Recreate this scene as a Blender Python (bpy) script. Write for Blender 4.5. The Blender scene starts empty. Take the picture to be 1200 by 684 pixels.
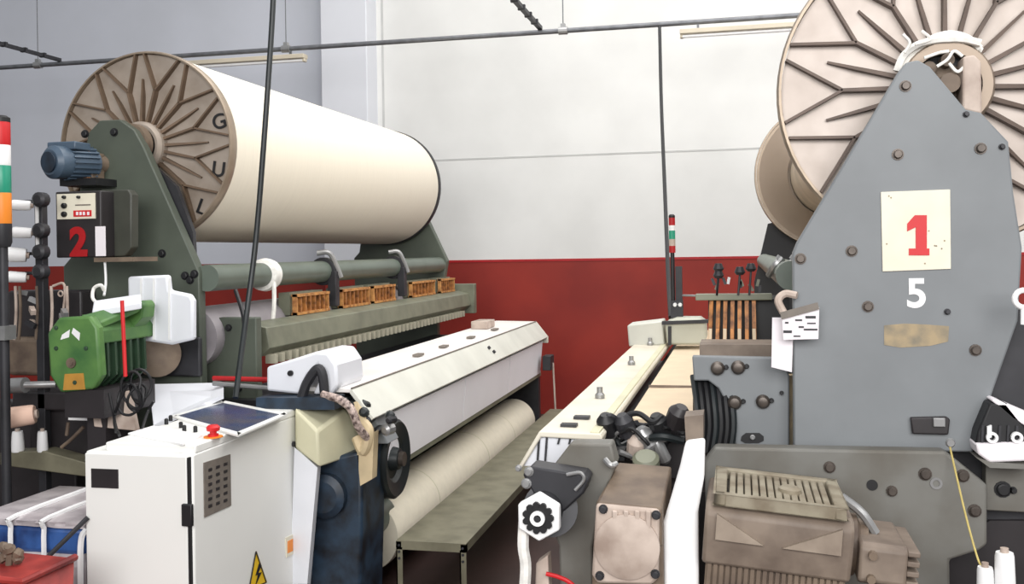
import bpy, bmesh, math, random
from mathutils import Vector, Matrix
random.seed(7)
PI = math.pi
S = bpy.context.scene
COL = S.collection
# ------------------------------------------------------------------ camera
F_PX, CX, HZ, CAMH = 1170.0, 600.0, 294.0, 1.7
ROLL = .016
TH = math.atan((867.0 - CX) / F_PX)
CT, ST = math.cos(TH), math.sin(TH)
cd = bpy.data.cameras.new('camera'); cam = bpy.data.objects.new('camera', cd); COL.objects.link(cam)
cd.sensor_width = 36; cd.lens = F_PX / 1200 * 36; cd.shift_y = -(342 - HZ) / 1200.0
cam.location = (0, 0, CAMH); cam.rotation_euler = (Matrix.Rotation(TH, 4, 'Z') @ Matrix.Rotation(PI / 2, 4, 'X') @ Matrix.Rotation(-ROLL, 4, 'Z')).to_euler(); cd.clip_start = 0.05
S.camera = cam


def at(px, py, Y=None, X=None, Z=None):
    """point of the place seen at a pixel of the photo, on a given plane"""
    dx, dy = px - CX, py - HZ; dx, dy = math.cos(ROLL) * dx - math.sin(ROLL) * dy, math.sin(ROLL) * dx + math.cos(ROLL) * dy
    a = dx / F_PX; b = -dy / F_PX
    D = Vector((a * CT - ST, a * ST + CT, b))
    if Y is not None: t = Y / D.y
    elif X is not None: t = X / D.x
    else: t = (Z - CAMH) / D.z
    return Vector((D.x * t, D.y * t, CAMH + D.z * t))


def sz(px, Y, x=600):
    """metres covered by px pixels near pixel column x on plane Y"""
    return (at(x, HZ - px, Y=Y).z - at(x, HZ, Y=Y).z)


def pl(pts, Y): return [(v.x, v.z) for v in (at(p[0], p[1], Y=Y) for p in pts)]

# ------------------------------------------------------------------ materials
def lin(c):
    return tuple(((v / 255) / 12.92 if v / 255 <= .04045 else (((v / 255) + .055) / 1.055) ** 2.4) for v in c)
MATS = {}
def mat(name, rgb, rough=.5, metal=0., var=.10, scale=6., bump=0., rgb2=None, emit=None, alpha=None, stretch=None, spec=None):
    m = bpy.data.materials.new(name); m.use_nodes = True; nt = m.node_tree; b = nt.nodes['Principled BSDF']
    c = lin(rgb)
    tc = nt.nodes.new('ShaderNodeTexCoord')
    nz = nt.nodes.new('ShaderNodeTexNoise'); nz.inputs['Scale'].default_value = scale; nz.inputs['Detail'].default_value = 6
    src = tc.outputs['Object']
    if stretch:
        mp = nt.nodes.new('ShaderNodeMapping'); mp.inputs['Scale'].default_value = stretch
        nt.links.new(src, mp.inputs['Vector']); src = mp.outputs['Vector']
    nt.links.new(src, nz.inputs['Vector'])
    cr = nt.nodes.new('ShaderNodeValToRGB')
    c2 = lin(rgb2) if rgb2 else tuple(v * (1 - var * 2) for v in c)
    cr.color_ramp.elements[0].position = .32; cr.color_ramp.elements[1].position = .62
    cr.color_ramp.elements[0].color = (*c2, 1); cr.color_ramp.elements[1].color = (*c, 1)
    nt.links.new(nz.outputs['Fac'], cr.inputs['Fac']); nt.links.new(cr.outputs['Color'], b.inputs['Base Color'])
    b.inputs['Roughness'].default_value = rough; b.inputs['Metallic'].default_value = metal
    if spec is not None: b.inputs['Specular IOR Level'].default_value = spec
    if bump:
        bp = nt.nodes.new('ShaderNodeBump'); bp.inputs['Strength'].default_value = bump; bp.inputs['Distance'].default_value = .01
        nt.links.new(nz.outputs['Fac'], bp.inputs['Height']); nt.links.new(bp.outputs['Normal'], b.inputs['Normal'])
    if emit:
        b.inputs['Emission Color'].default_value = (*lin(rgb), 1); b.inputs['Emission Strength'].default_value = emit
    if alpha is not None: b.inputs['Alpha'].default_value = alpha
    MATS[name] = m
    return m
mat('plate_grey', (124, 128, 131), .5, 0, .07, 4)
mat('base_grey', (114, 113, 108), .5, 0, .1, 5, rgb2=(96, 92, 84))
mat('plate_green', (84, 91, 80), .5, 0, .12, 4)
mat('tube_green', (98, 108, 98), .4, 0, .1, 5)
mat('rail_green', (122, 124, 106), .5, 0, .15, 7)
mat('dark_steel', (52, 52, 56), .5, .2, .2, 9)
mat('black', (22, 22, 25), .5, 0, .1, 8)
mat('rubber', (30, 36, 38), .45, 0, .1, 8)
mat('bolt', (92, 84, 78), .4, .5, .2, 20)
mat('steel', (165, 165, 165), .35, .6, .1, 12)
mat('flange', (170, 158, 146), .5, .15, .1, 6, rgb2=(146, 133, 120))
mat('flange_r', (206, 194, 185), .5, .1, .08, 6, rgb2=(184, 171, 161))
mat('dish', (150, 134, 118), .45, .3, .05, 3)
mat('rib', (116, 96, 78), .5, .2, .15, 10)
mat('rib_r', (92, 76, 66), .5, .2, .15, 10)  # rib colours darker than the web, to paint in their shading
mat('rim', (158, 142, 124), .4, .4, .1, 10)
mat('barrel', (206, 190, 168), .6, .1, .1, 4)
mat('yarn', (246, 238, 220), .9, 0, .02, 3, stretch=(1, 60, 1))
mat('cover_white', (232, 228, 214), .45, 0, .05, 3, rgb2=(214, 208, 192))
mat('hood_top', (238, 234, 230), .5, 0, .04, 3, rgb2=(224, 218, 214))
mat('hood_panel', (216, 216, 206), .45, 0, .04, 3, rgb2=(200, 200, 190))
mat('apron_white', (244, 242, 246), .5, 0, .02, 3)
mat('cover_cream', (212, 208, 178), .5, 0, .06, 5)
mat('cloth', (234, 226, 206), .9, 0, .03, 20)
mat('cloth_warm', (220, 200, 172), .9, 0, .04, 10)
mat('cabinet', (236, 236, 232), .4, 0, .02, 2)
mat('white', (240, 240, 240), .5, 0, .03, 5)
mat('paper', (238, 232, 236), .8, 0, .03, 8)
mat('plastic_white', (226, 228, 234), .5, 0, .03, 3)
mat('screen_blue', (48, 66, 104), .25, 0, .2, 5, rgb2=(84, 84, 92))
mat('red', (205, 28, 34), .5, 0, .05, 8)
mat('red_deep', (176, 20, 26), .5, 0, .1, 8)
mat('sign_card', (232, 226, 206), .6, 0, .05, 9)
mat('tape_tan', (168, 150, 120), .8, 0, .15, 22, rgb2=(132, 124, 108))
mat('yellow', (238, 196, 40), .5, 0, .03, 8)
mat('orange', (240, 140, 40), .45, 0, .05, 8)
mat('green_light', (40, 150, 120), .35, 0, .05, 8)
mat('motor_green', (88, 128, 66), .45, 0, .12, 7, rgb2=(56, 98, 52))
mat('motor_green_dark', (48, 72, 52), .5, 0, .15, 9)
mat('rust_stain', (186, 136, 54), .6, 0, .1, 15)
mat('motor_blue', (76, 94, 112), .4, 0, .12, 9)
mat('frame_blue', (38, 56, 74), .5, 0, .3, 10, rgb2=(16, 18, 24))
mat('box_olive', (66, 68, 60), .45, 0, .12, 8)
mat('comb', (176, 172, 152), .5, 0, .1, 9)
mat('drum', (196, 197, 182), .5, 0, .06, 5)
mat('box_black', (44, 40, 42), .45, 0, .15, 8)
mat('gear_beige', (134, 120, 107), .6, 0, .12, 9, rgb2=(102, 89, 79))
mat('gear_highlight', (156, 142, 127), .6, 0, .1, 9, rgb2=(126, 112, 99))  # lighter tone painting the highlight on the raised motor facets
mat('fin_shade', (70, 62, 52), .7, 0, .2, 14)
mat('joint', (196, 196, 194), .7, 0, .05, 5)
mat('roller_mauve', (156, 150, 154), .5, 0, .1, 5)
mat('hood_right', (222, 216, 200), .5, 0, .06, 4, rgb2=(204, 196, 178))
mat('gear_brown', (120, 104, 88), .6, 0, .15, 9, rgb2=(86, 72, 62))
mat('gear_pink', (196, 180, 168), .6, 0, .1, 9, rgb2=(150, 132, 120))
mat('fin_olive', (144, 136, 118), .6, 0, .15, 14, rgb2=(112, 100, 82))
mat('copper', (186, 124, 66), .5, .2, .25, 30, rgb2=(96, 58, 32))
mat('amber', (206, 148, 84), .6, 0, .2, 25, rgb2=(140, 88, 48))
mat('table_steel', (128, 124, 104), .55, .2, .1, 8, rgb2=(106, 102, 84))
mat('cone_pink', (232, 196, 176), .8, 0, .05, 6)
mat('plastic_wrap', (196, 188, 190), .3, 0, .2, 9, bump=.3, rgb2=(150, 142, 146))
mat('blue_film', (58, 96, 160), .35, 0, .2, 9, bump=.3, rgb2=(30, 50, 96))
mat('red_bin', (164, 56, 50), .45, 0, .15, 8, rgb2=(104, 24, 26))
mat('rope', (240, 238, 232), .9, 0, .1, 40)
mat('string', (196, 178, 110), .9, 0, .1, 40)
mat('lamp_beige', (206, 196, 176), .5, 0, .05, 6)
mat('conduit', (120, 122, 126), .4, .4, .15, 12)
mat('hose', (200, 180, 170), .5, 0, .3, 60, rgb2=(60, 40, 40), stretch=(1, 1, 1))
mat('skin_lever', (206, 186, 150), .5, 0, .1, 9)
mat('label_grey', (120, 112, 104), .6, 0, .1, 25)
mat('wall_grey', (212, 215, 224), .7, 0, .02, 1.2)
mat('pillar', (222, 224, 230), .7, 0, .02, 1.5)
mat('floor_m', (66, 46, 42), .6, 0, .2, 3)

def wall_mat(name='wall_paint', up=((218, 218, 215), (227, 227, 224)), low=((130, 30, 20), (150, 40, 26))):
    m = bpy.data.materials.new(name); m.use_nodes = True; nt = m.node_tree; b = nt.nodes['Principled BSDF']
    tc = nt.nodes.new('ShaderNodeTexCoord'); sp = nt.nodes.new('ShaderNodeSeparateXYZ'); nt.links.new(tc.outputs['Object'], sp.inputs[0])
    nz = nt.nodes.new('ShaderNodeTexNoise'); nz.inputs['Scale'].default_value = 1.4; nz.inputs['Detail'].default_value = 5
    nt.links.new(tc.outputs['Object'], nz.inputs['Vector'])
    def ramp(a, c):
        r = nt.nodes.new('ShaderNodeValToRGB'); r.color_ramp.elements[0].position = .35; r.color_ramp.elements[1].position = .65
        r.color_ramp.elements[0].color = (*lin(a), 1); r.color_ramp.elements[1].color = (*lin(c), 1)
        nt.links.new(nz.outputs['Fac'], r.inputs['Fac']); return r
    r1 = ramp(*low); r2 = ramp(*up)
    g = nt.nodes.new('ShaderNodeMath'); g.operation = 'GREATER_THAN'; g.inputs[1].default_value = WALLZ
    nt.links.new(sp.outputs['Z'], g.inputs[0])
    mx = nt.nodes.new('ShaderNodeMix'); mx.data_type = 'RGBA'
    nt.links.new(g.outputs[0], mx.inputs['Factor']); nt.links.new(r1.outputs[0], mx.inputs[6]); nt.links.new(r2.outputs[0], mx.inputs[7])
    nt.links.new(mx.outputs[2], b.inputs['Base Color']); b.inputs['Roughness'].default_value = .6
    MATS[name] = m
WY = 10.2
WALLZ = at(700, 303, Y=WY).z
wall_mat()
wall_mat('wall_left_grey', ((206, 209, 217), (212, 215, 224)))  # upper part slightly greyer than the back wall
wall_mat('pillar_paint', ((216, 218, 224), (222, 224, 230)))

# ------------------------------------------------------------------ mesh builder
class MB:
    def __init__(s): s.bm = bmesh.new()
    def poly(s, vs): 
        vv = [s.bm.verts.new(v) for v in vs]; return s.bm.faces.new(vv)
    def loft(s, rings, cap=True, closed=True):
        R = [[s.bm.verts.new(v) for v in r] for r in rings]; n = len(R[0])
        for a, b in zip(R[:-1], R[1:]):
            for i in range(n if closed else n - 1):
                j = (i + 1) % n; s.bm.faces.new((a[i], a[j], b[j], b[i]))
        if cap and closed:
            s.bm.faces.new(list(reversed(R[0]))); s.bm.faces.new(R[-1])
        return s
    def prism(s, xz, y0, y1):
        return s.loft([[(x, y0, z) for x, z in xz], [(x, y1, z) for x, z in xz]])
    def prismx(s, yz, x0, x1):
        return s.loft([[(x0, y, z) for y, z in yz], [(x1, y, z) for y, z in yz]])
    def prismz(s, xy, z0, z1):
        return s.loft([[(x, y, z0) for x, y in xy], [(x, y, z1) for x, y in xy]])
    def box(s, a, b):
        (x0, y0, z0), (x1, y1, z1) = a, b
        return s.prism([(x0, z0), (x1, z0), (x1, z1), (x0, z1)], y0, y1)
    def pbox(s, x0, y0, x1, y1, Y, dy):
        a = at(x0, y1, Y=Y); b = at(x1, y0, Y=Y)
        return s.box((a.x, Y, a.z), (b.x, Y + dy, b.z))
    def bar(s, p, q, w, h, up=(0, 0, 1), w2=None, h2=None):
        p, q = Vector(p), Vector(q); d = (q - p).normalized(); u = Vector(up)
        if abs(d.dot(u)) > .98: u = Vector((1, 0, 0))
        r = d.cross(u).normalized(); u = r.cross(d)
        w2 = w if w2 is None else w2; h2 = h if h2 is None else h2
        f = lambda c, w, h: [c + r * w / 2 + u * h / 2, c - r * w / 2 + u * h / 2, c - r * w / 2 - u * h / 2, c + r * w / 2 - u * h / 2]
        return s.loft([f(p, w, h), f(q, w2, h2)])
    def lathe(s, prof, o, ax, n=32, cap=True, ref=None):
        o = Vector(o); ax = Vector(ax).normalized(); t = Vector(ref) if ref else (Vector((0, 0, 1)) if abs(ax.z) < .9 else Vector((1, 0, 0)))
        u = ax.cross(t).normalized(); v = ax.cross(u)
        return s.loft([[o + ax * h + (u * math.cos(2 * PI * (i + .5) / n) + v * math.sin(2 * PI * (i + .5) / n)) * max(r, 1e-4) for i in range(n)] for r, h in prof], cap)
    def cyl(s, p, q, r, r2=None, n=20):
        p, q = Vector(p), Vector(q)
        return s.lathe([(r, 0), (r if r2 is None else r2, (q - p).length)], p, q - p, n)
    def ring(s, c, ax, r1, r0, h, n=32):
        """washer with a real hole"""
        s.lathe([(r0, 0), (r1, 0), (r1, h), (r0, h), (r0, 0)], c, ax, n, cap=False); return s
    def torus(s, c, ax, R, r, n=32, m=8):
        return s.lathe([(R + r * math.cos(2 * PI * k / m), r * math.sin(2 * PI * k / m)) for k in range(m + 1)], c, ax, n, cap=False)
    def tube(s, pts, r, n=8, smooth=6):
        P = [Vector(p) for p in pts]
        if smooth and len(P) > 2:
            Q = []
            E = [P[0] * 2 - P[1]] + P + [P[-1] * 2 - P[-2]]
            for i in range(1, len(E) - 2):
                for k in range(smooth):
                    t = k / smooth; a, b, c, d = E[i - 1], E[i], E[i + 1], E[i + 2]
                    Q.append(.5 * ((2 * b) + (c - a) * t + (2 * a - 5 * b + 4 * c - d) * t * t + (3 * b - a - 3 * c + d) * t ** 3))
            P = Q + [P[-1]]
        rings = []; u = None
        for i, p in enumerate(P):
            d = (P[min(i + 1, len(P) - 1)] - P[max(i - 1, 0)]).normalized()
            if u is None:
                u = d.cross(Vector((.3, .2, 1))).normalized()
            u = (u - d * u.dot(d)).normalized(); v = d.cross(u)
            rings.append([p + (u * math.cos(2 * PI * k / n) + v * math.sin(2 * PI * k / n)) * r for k in range(n)])
        return s.loft(rings)
    def xform(s, M): bmesh.ops.transform(s.bm, matrix=M, verts=s.bm.verts); return s


def wloc(o):
    v = Vector((0, 0, 0))
    while o: v += Vector(o.location); o = o.parent
    return v
def build(name, mb, m, parent=None, bevel=0, label=None, kind=None, loc=None):
    bm = mb.bm
    bmesh.ops.remove_doubles(bm, verts=bm.verts, dist=1e-5)
    bmesh.ops.recalc_face_normals(bm, faces=bm.faces)
    for f in bm.faces: f.smooth = True
    for e in bm.edges:
        if len(e.link_faces) == 2 and e.calc_face_angle(0) > .45: e.smooth = False
    me = bpy.data.meshes.new(name)
    o = bpy.data.objects.new(name, me); COL.objects.link(o)
    if parent: o.parent = parent; off = wloc(parent)
    else:
        if loc is None:
            zs = [v.co for v in bm.verts]
            off = Vector(((min(v.x for v in zs) + max(v.x for v in zs)) / 2, (min(v.y for v in zs) + max(v.y for v in zs)) / 2, min(v.z for v in zs)))
        else: off = Vector(loc)
        o.location = off
    bmesh.ops.translate(bm, vec=-off, verts=bm.verts)
    bm.to_mesh(me); bm.free()
    me.materials.append(MATS[m] if isinstance(m, str) else m)
    if bevel:
        b = o.modifiers.new('bevel', 'BEVEL'); b.width = bevel; b.segments = 2; b.limit_method = 'ANGLE'; b.angle_limit = .7
    if label: o['label'] = label
    if kind: o['kind'] = kind
    return o
def tag(o, label, cat, group=None):
    o['label'] = label; o['category'] = cat
    if group: o['group'] = group
    return o
def thing(name, label, cat, loc=(0, 0, 0), group=None):
    o = bpy.data.objects.new(name, None); o.empty_display_size = .1; COL.objects.link(o); o.location = loc
    return tag(o, label, cat, group)
def text(name, s, m, parent, loc, height, rotz=0, bold=0., depth=.002, tilt=PI / 2, narrow=1., mat4=None):
    cu = bpy.data.curves.new(name, 'FONT'); cu.body = s; cu.align_x = 'CENTER'; cu.align_y = 'CENTER'; cu.size = height / .72
    cu.extrude = depth; cu.offset = bold
    t = bpy.data.objects.new(name, cu); COL.objects.link(t); bpy.context.view_layer.update()
    me = bpy.data.meshes.new_from_object(t.evaluated_get(bpy.context.evaluated_depsgraph_get()))
    bpy.data.objects.remove(t)
    M = mat4 if mat4 is not None else (Matrix.Rotation(rotz, 4, 'Z') @ Matrix.Rotation(tilt, 4, 'X') @ Matrix.Diagonal((narrow, 1, 1, 1)))
    me.transform(Matrix.Translation(Vector(loc) - wloc(parent)) @ M)
    me.materials.clear(); me.materials.append(MATS[m]); me.name = name
    o = bpy.data.objects.new(name, me); COL.objects.link(o); o.parent = parent
    return o
def bolt(parent, px, py, Y, r=.016, m='bolt', hgt=.014, n=6):
    p = at(px, py, Y=Y)
    b = MB(); b.lathe([(r * 1.35, 0), (r * 1.35, .004), (r, .004), (r, hgt), (r * .8, hgt + .002)], p, (0, -1, 0), 12 if n > 6 else 12)
    return build('bolt', b, m, parent)

# ------------------------------------------------------------------ setting
WY = 10.2
m_ = MB(); m_.box((-4.16, WY, 0), (12, WY + .2, 7)); build('wall_back', m_, 'wall_paint', kind='structure')
def wall_line(x0, x1, z, y=WY): pass
xl = at(378, 200, Y=9.9).x; xr = at(432, 200, Y=9.9).x
m_ = MB(); m_.box((xl, 9.9, 0), (xr, WY + .05, 7)); build('wall_pillar', m_, 'pillar_paint', kind='structure', bevel=.01)
xl2 = at(378, 200, Y=9.95).x
m_ = MB(); m_.box((-14, WY + .05, 0), (xl + .1, WY + .25, 7)); build('wall_left', m_, 'wall_left_grey', kind='structure')
# panel joints of the wall
m_ = MB()
for py in (188,):
    a = at(500, py, Y=WY); m_.box((-4.16, WY - .004, a.z - .008), (12, WY + .01, a.z + .008))
m_.box((at(449, 100, Y=WY).x - .012, WY - .004, 0), (at(449, 100, Y=WY).x + .012, WY + .01, 7))
build('trim_1', m_, 'joint', kind='structure')
m_ = MB(); m_.box((-4.16, WY - .006, WALLZ - .02), (12, WY + .01, WALLZ + .005)); build('trim_2', m_, 'red_deep', kind='structure')
m_ = MB(); m_.box((-14, -4, -.1), (12, WY + .2, 0)); build('floor', m_, 'floor_m', kind='structure')

# overhead conduit, hangers, lamps, drop cables
PY = 8.6; PZ = at(600, 40, Y=PY).z
t = thing('overhead_conduit', 'long thin grey steel conduit hung level across the hall before the back wall', 'conduit', (0, PY, PZ))
m_ = MB(); m_.cyl((-9, PY, PZ), (6, PY, PZ), .022, n=12); build('pipe', m_, 'conduit', t)
for px in (44, 335, 660, 1010):
    x = at(px, 40, Y=PY).x
    m_ = MB(); m_.cyl((x, PY, PZ), (x, PY, 6.9), .005, n=6); h = build('hanger_rod', m_, 'conduit', t)
    m_ = MB(); m_.lathe([(.03, -.04), (.034, -.04), (.034, .04), (.03, .04)], (x, PY, PZ), (1, 0, 0), 12); m_.box((x - .02, PY - .02, PZ + .02), (x + .02, PY + .02, PZ + .06)); build('clamp', m_, 'steel', h)
for px, py, lb in ((70, 65, 'dark cable tray running from the conduit toward the viewer at the upper left corner'), (633, 31, 'short dark cable tray running up from the conduit at top centre of the hall')):
    a = at(px, py, Y=PY); m_ = MB(); m_.box((a.x - .02, 3.2, PZ + .022), (a.x + .02, PY, PZ + .052))
    for k in range(20): m_.box((a.x - .03, 3.4 + k * .26, PZ + .018), (a.x + .03, 3.43 + k * .26, PZ + .06))
    tag(build('cable_tray', m_, 'dark_steel'), lb, 'cable tray')
def lamp(x0, x1, px, lb, dz):
    z = PZ - dz
    t = thing('fluorescent_lamp', lb, 'lamp', ((x0 + x1) / 2, PY, z), 'fluorescent lamps under the conduit')
    m_ = MB(); m_.prism([(x0, z + .05), (x1, z + .05), (x1, z + .09), (x0, z + .09)], PY - .05, PY + .05); m_.box((x0, PY - .03, z + .02), (x0 + .03, PY + .03, z + .05)); m_.box((x1 - .03, PY - .03, z + .02), (x1, PY + .03, z + .05)); build('housing', m_, 'lamp_beige', t, bevel=.004)
    m_ = MB(); m_.cyl((x0 + .02, PY - .02, z + .03), (x1 - .02, PY - .02, z + .03), .014, n=12); build('tube', m_, 'white', t)
    for x in (x0 + .15, x1 - .15):
        m_ = MB(); m_.box((x - .01, PY - .01, z + .09), (x + .01, PY + .01, PZ)); build('bracket', m_, 'conduit', t)
lamp(at(150, 70, Y=PY).x, at(358, 60, Y=PY).x, 0, 'beige fluorescent fixture hung under the conduit behind the full white warp beam', .15)
lamp(at(797, 38, Y=PY).x, at(1000, 30, Y=PY).x, 0, 'beige fluorescent fixture hung under the conduit beside the bare metal warp beam', .15)
m_ = MB(); m_.tube([(at(773, 33, Y=PY).x, PY, PZ), at(775, 120, Y=8.2), at(779, 220, Y=7.4), at(783, 320, Y=6.6), at(786, 372, Y=6.0)], .014)
tag(build('drop_cable', m_, 'black'), 'thin black cable dropping from the conduit to the far end of the right loom', 'cable')

# ------------------------------------------------------------------ warp beams
def flange(parent, X, Y, Z, R, face, mweb, mrib, mrim, ribs=True, nrib=12, rot=0.):
    """face = -1: ribbed face looks toward -y"""
    ax = (0, face, 0); o = (X, Y, Z)
    m_ = MB(); m_.lathe([(.06, -.012), (R - .012, -.012), (R - .012, .008), (R * .55, .0), (R * .30, .018), (.06, .03), (.06, -.012)], o, ax, 64, cap=False)
    fl = build('flange', m_, mweb, parent)
    m_ = MB(); m_.lathe([(R - .010, -.03), (R, -.03), (R + .004, -.01), (R + .004, .02), (R - .002, .036), (R - .010, .036), (R - .010, -.03)], o, ax, 72, cap=False); build('rim', m_, mrim, fl)
    if ribs:
        def P(r, a, h): return Vector((X + r * math.cos(a), Y + face * h, Z + r * math.sin(a)))
        m_ = MB(); da = 2 * PI / nrib
        for k in range(nrib):
            a = rot + k * da
            m_.bar(P(.2 * R, a, .025), P(.60 * R, a, .02), .015, .06, (0, 1, 0), .010, .04)
            for sg in (-1, 1):
                m_.bar(P(.60 * R, a, .018), P(.975 * R, a + sg * da * .40, .018), .009, .04, (0, 1, 0), .009, .04)
            a2 = a + da / 2
            m_.bar(P(.2 * R, a2, .025), P(.72 * R, a2, .012), .016, .06, (0, 1, 0), .007, .014)
        build('rib', m_, mrib, fl)
    return fl
# left: full
LX, LZ, LY0, LR = -3.07, None, 4.70, .50
c = at(173, 173, Y=LY0); LX, LZ = c.x, c.z
LY1 = LY0 + 3.62
bl = thing('warp_beam', 'huge warp beam fully wound with creamy white yarn on the left loom', 'warp beam', (LX, LY0, LZ - LR))
f1 = flange(bl, LX, LY0, LZ, LR, -1, 'flange', 'rib', 'rim', rot=.30)
m_ = MB(); m_.lathe([(LR - .015, .014), (LR - .006, .03), (LR - .004, 3.58), (LR - .012, 3.60)], (LX, LY0, LZ), (0, 1, 0), 96); build('yarn_package', m_, 'yarn', bl)
f2 = flange(bl, LX, LY1, LZ, LR, 1, 'flange', 'rib', 'dark_steel', ribs=False)
m_ = MB(); m_.lathe([(.10, -.02), (.135, -.02), (.13, .07), (.115, .09), (.10, .09), (.10, -.02)], (LX, LY0, LZ), (0, -1, 0), 40, cap=False); build('hub_collar', m_, 'flange', bl)
m_ = MB(); m_.cyl((LX, LY0 - .16, LZ), (LX, LY1 + .16, LZ), .035); build('shaft', m_, 'gear_brown', bl)
m_ = MB(); m_.cyl((LX, LY0 - .035, LZ), (LX, LY0 - .005, LZ), .095); build('bore', m_, 'black', bl)
for ch, px, py, r in (('G', 257, 143, -.25), ('U', 256, 199, .15), ('L', 236, 243, .4)):
    p = at(px, py, Y=LY0 - .014)
    text('painted_letter', ch, 'black', f1, p, .080, bold=.001, mat4=Matrix.Rotation(r, 4, 'Y') @ Matrix.Rotation(PI / 2, 4, 'X'))
# right: bare
RY0 = 3.38; c = at(1103, 105, Y=RY0); RX, RZ, RR = c.x, c.z, .50; RY1 = RY0 + 3.75
br = thing('warp_beam', 'warp beam with bare metal flanges and little yarn on the right loom', 'warp beam', (RX, RY0, RZ - RR))
g1 = flange(br, RX, RY0, RZ, RR, -1, 'flange_r', 'rib_r', 'rim', rot=PI - .03)
m_ = MB(); m_.lathe([(.285, .01), (.285, 3.74)], (RX, RY0, RZ), (0, 1, 0), 64); build('barrel', m_, 'barrel', br)
g2 = flange(br, RX - .02, RY1, RZ, RR, 1, 'rim', 'rib_r', 'rim', ribs=False)
m_ = MB(); m_.lathe([(.285, -.10), (.40, -.035), (.47, -.02), (.47, -.012), (.40, -.012), (.285, -.012)], (RX - .02, RY1, RZ), (0, 1, 0), 64, cap=False); build('dish', m_, 'dish', g2)
m_ = MB(); m_.lathe([(.10, -.02), (.145, -.02), (.14, .08), (.13, .10), (.10, .10), (.10, -.02)], (RX, RY0, RZ), (0, -1, 0), 40, cap=False); build('hub_collar', m_, 'dish', br)
m_ = MB(); m_.cyl((RX, RY0 - .03, RZ), (RX, RY0 - .01, RZ), .125); build('bore', m_, 'black', br)
m_ = MB(); m_.lathe([(.06, 0), (.07, .02), (.07, .06), (.03, .07)], (RX, RY0, RZ), (0, -1, 0), 24)
for k in range(8):
    a = k * PI / 4; p = Vector((RX + .075 * math.cos(a), RY0 - .11, RZ + .075 * math.sin(a))); m_.cyl(p + Vector((0, .04, 0)), p + Vector((0, .0, 0)), .02, n=16)
m_.cyl((RX, RY0 - .14, RZ), (RX, RY1 + .15, RZ), .03); build('shaft', m_, 'gear_brown', br)

# ------------------------------------------------------------------ LEFT LOOM
LL = thing('weaving_loom', 'left grey-green weaving loom with white hood carrying the full warp beam', 'loom', (LX, 6.4, 0))
YF = 4.47
def gz(pts): return [(x, z) for x, z in pts]
top = pl([(103, 156), (117, 141), (140, 140), (157, 152), (168, 172), (233, 318), (236, 440)], YF)
poly = top + [(top[-1][0] + .0, 0.0), (top[0][0] - .14, 0.0)] + pl([(74, 312), (84, 300), (92, 232)], YF)
m_ = MB(); m_.prism(poly, YF, YF + .06); sfL = build('side_frame', m_, 'plate_green', LL, bevel=.006)
m_ = MB(); m_.prism(pl([(160, 165), (176, 188), (180, 194), (206, 218), (214, 240), (226, 272), (228, 318), (200, 318)], YF + .07), YF + .07, YF + .10); build('inner_plate', m_, 'dark_steel', LL)
for px, py in ((100, 157), (134, 155), (190, 297), (217, 323), (228, 321), (223, 328)): bolt(sfL, px, py, YF, .016, 'black')
m_ = MB(); a = at(480, 330, Y=8.45)
farp = [(p[0] , p[1]) for p in poly]
m_.prism([(x + .10 if i in (4, 5) else x, z) for i, (x, z) in enumerate(poly)], 8.42, 8.5); build('side_frame', m_, 'plate_green', LL, bevel=.006)
# bearing housing clamps on top of frames
m_ = MB(); m_.ring((LX, YF + .05, LZ), (0, 1, 0), .11, .07, .06); build('bearing', m_, 'gear_brown', LL)
m_ = MB(); m_.ring((LX, 8.40, LZ), (0, 1, 0), .11, .07, .06); build('bearing', m_, 'gear_brown', LL)
# back rest tube
a = at(234, 326, Y=YF); BX, BZ = a.x + .02, a.z
m_ = MB(); m_.cyl((BX, YF + .03, BZ), (BX, 8.42, BZ), sz(17, YF), n=32); tubeo = build('back_rest_tube', m_, 'tube_green', LL)
R_ = sz(17, YF)
def pY(px, X0, py=400):
    # depth at which a line x=X0 appears in pixel column px
    a = (math.cos(ROLL) * (px - CX) - math.sin(ROLL) * (py - HZ)) / F_PX; return X0 / ((a * CT - ST) / (a * ST + CT))
y_ = pY(312, BX)
m_ = MB(); m_.lathe([(R_ + .001, -.05), (R_ + .02, -.04), (R_ + .026, 0), (R_ + .02, .04), (R_ + .001, .05)], (BX, y_, BZ), (0, 1, 0), 32)
m_.tube([(BX + R_, y_ - .03, BZ), (BX + R_ + .005, y_ - .04, BZ - .15), (BX + R_ - .01, y_ - .04, BZ - .3)], .012); build('rag_band', m_, 'rope', tubeo)
for px in (381, 463):
    y_ = pY(px, BX)
    m_ = MB(); m_.lathe([(R_ + .001, -.03), (R_ + .022, -.03), (R_ + .022, .03), (R_ + .001, .03)], (BX, y_, BZ), (0, 1, 0), 24)
    m_.box((BX + R_ * .6, y_ - .04, BZ - .22), (BX + R_ + .03, y_ + .02, BZ)); k_ = build('clamp', m_, 'dark_steel', tubeo, bevel=.004)
    m_ = MB(); m_.tube([(BX - .02, y_ - .06, BZ + R_ + .05), (BX + .05, y_ - .03, BZ + R_ + .05), (BX + R_ + .02, y_, BZ + .03), (BX + R_ + .04, y_ + .02, BZ - .04)], .016); build('cable_tie', m_, 'steel', k_)
# warp sheet under tube & lower beam
m_ = MB(); m_.cyl((BX - .12, YF + .07, BZ - .30), (BX - .12, 8.4, BZ - .30), .15, n=32); build('lower_roller', m_, 'roller_mauve', LL)
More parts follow.
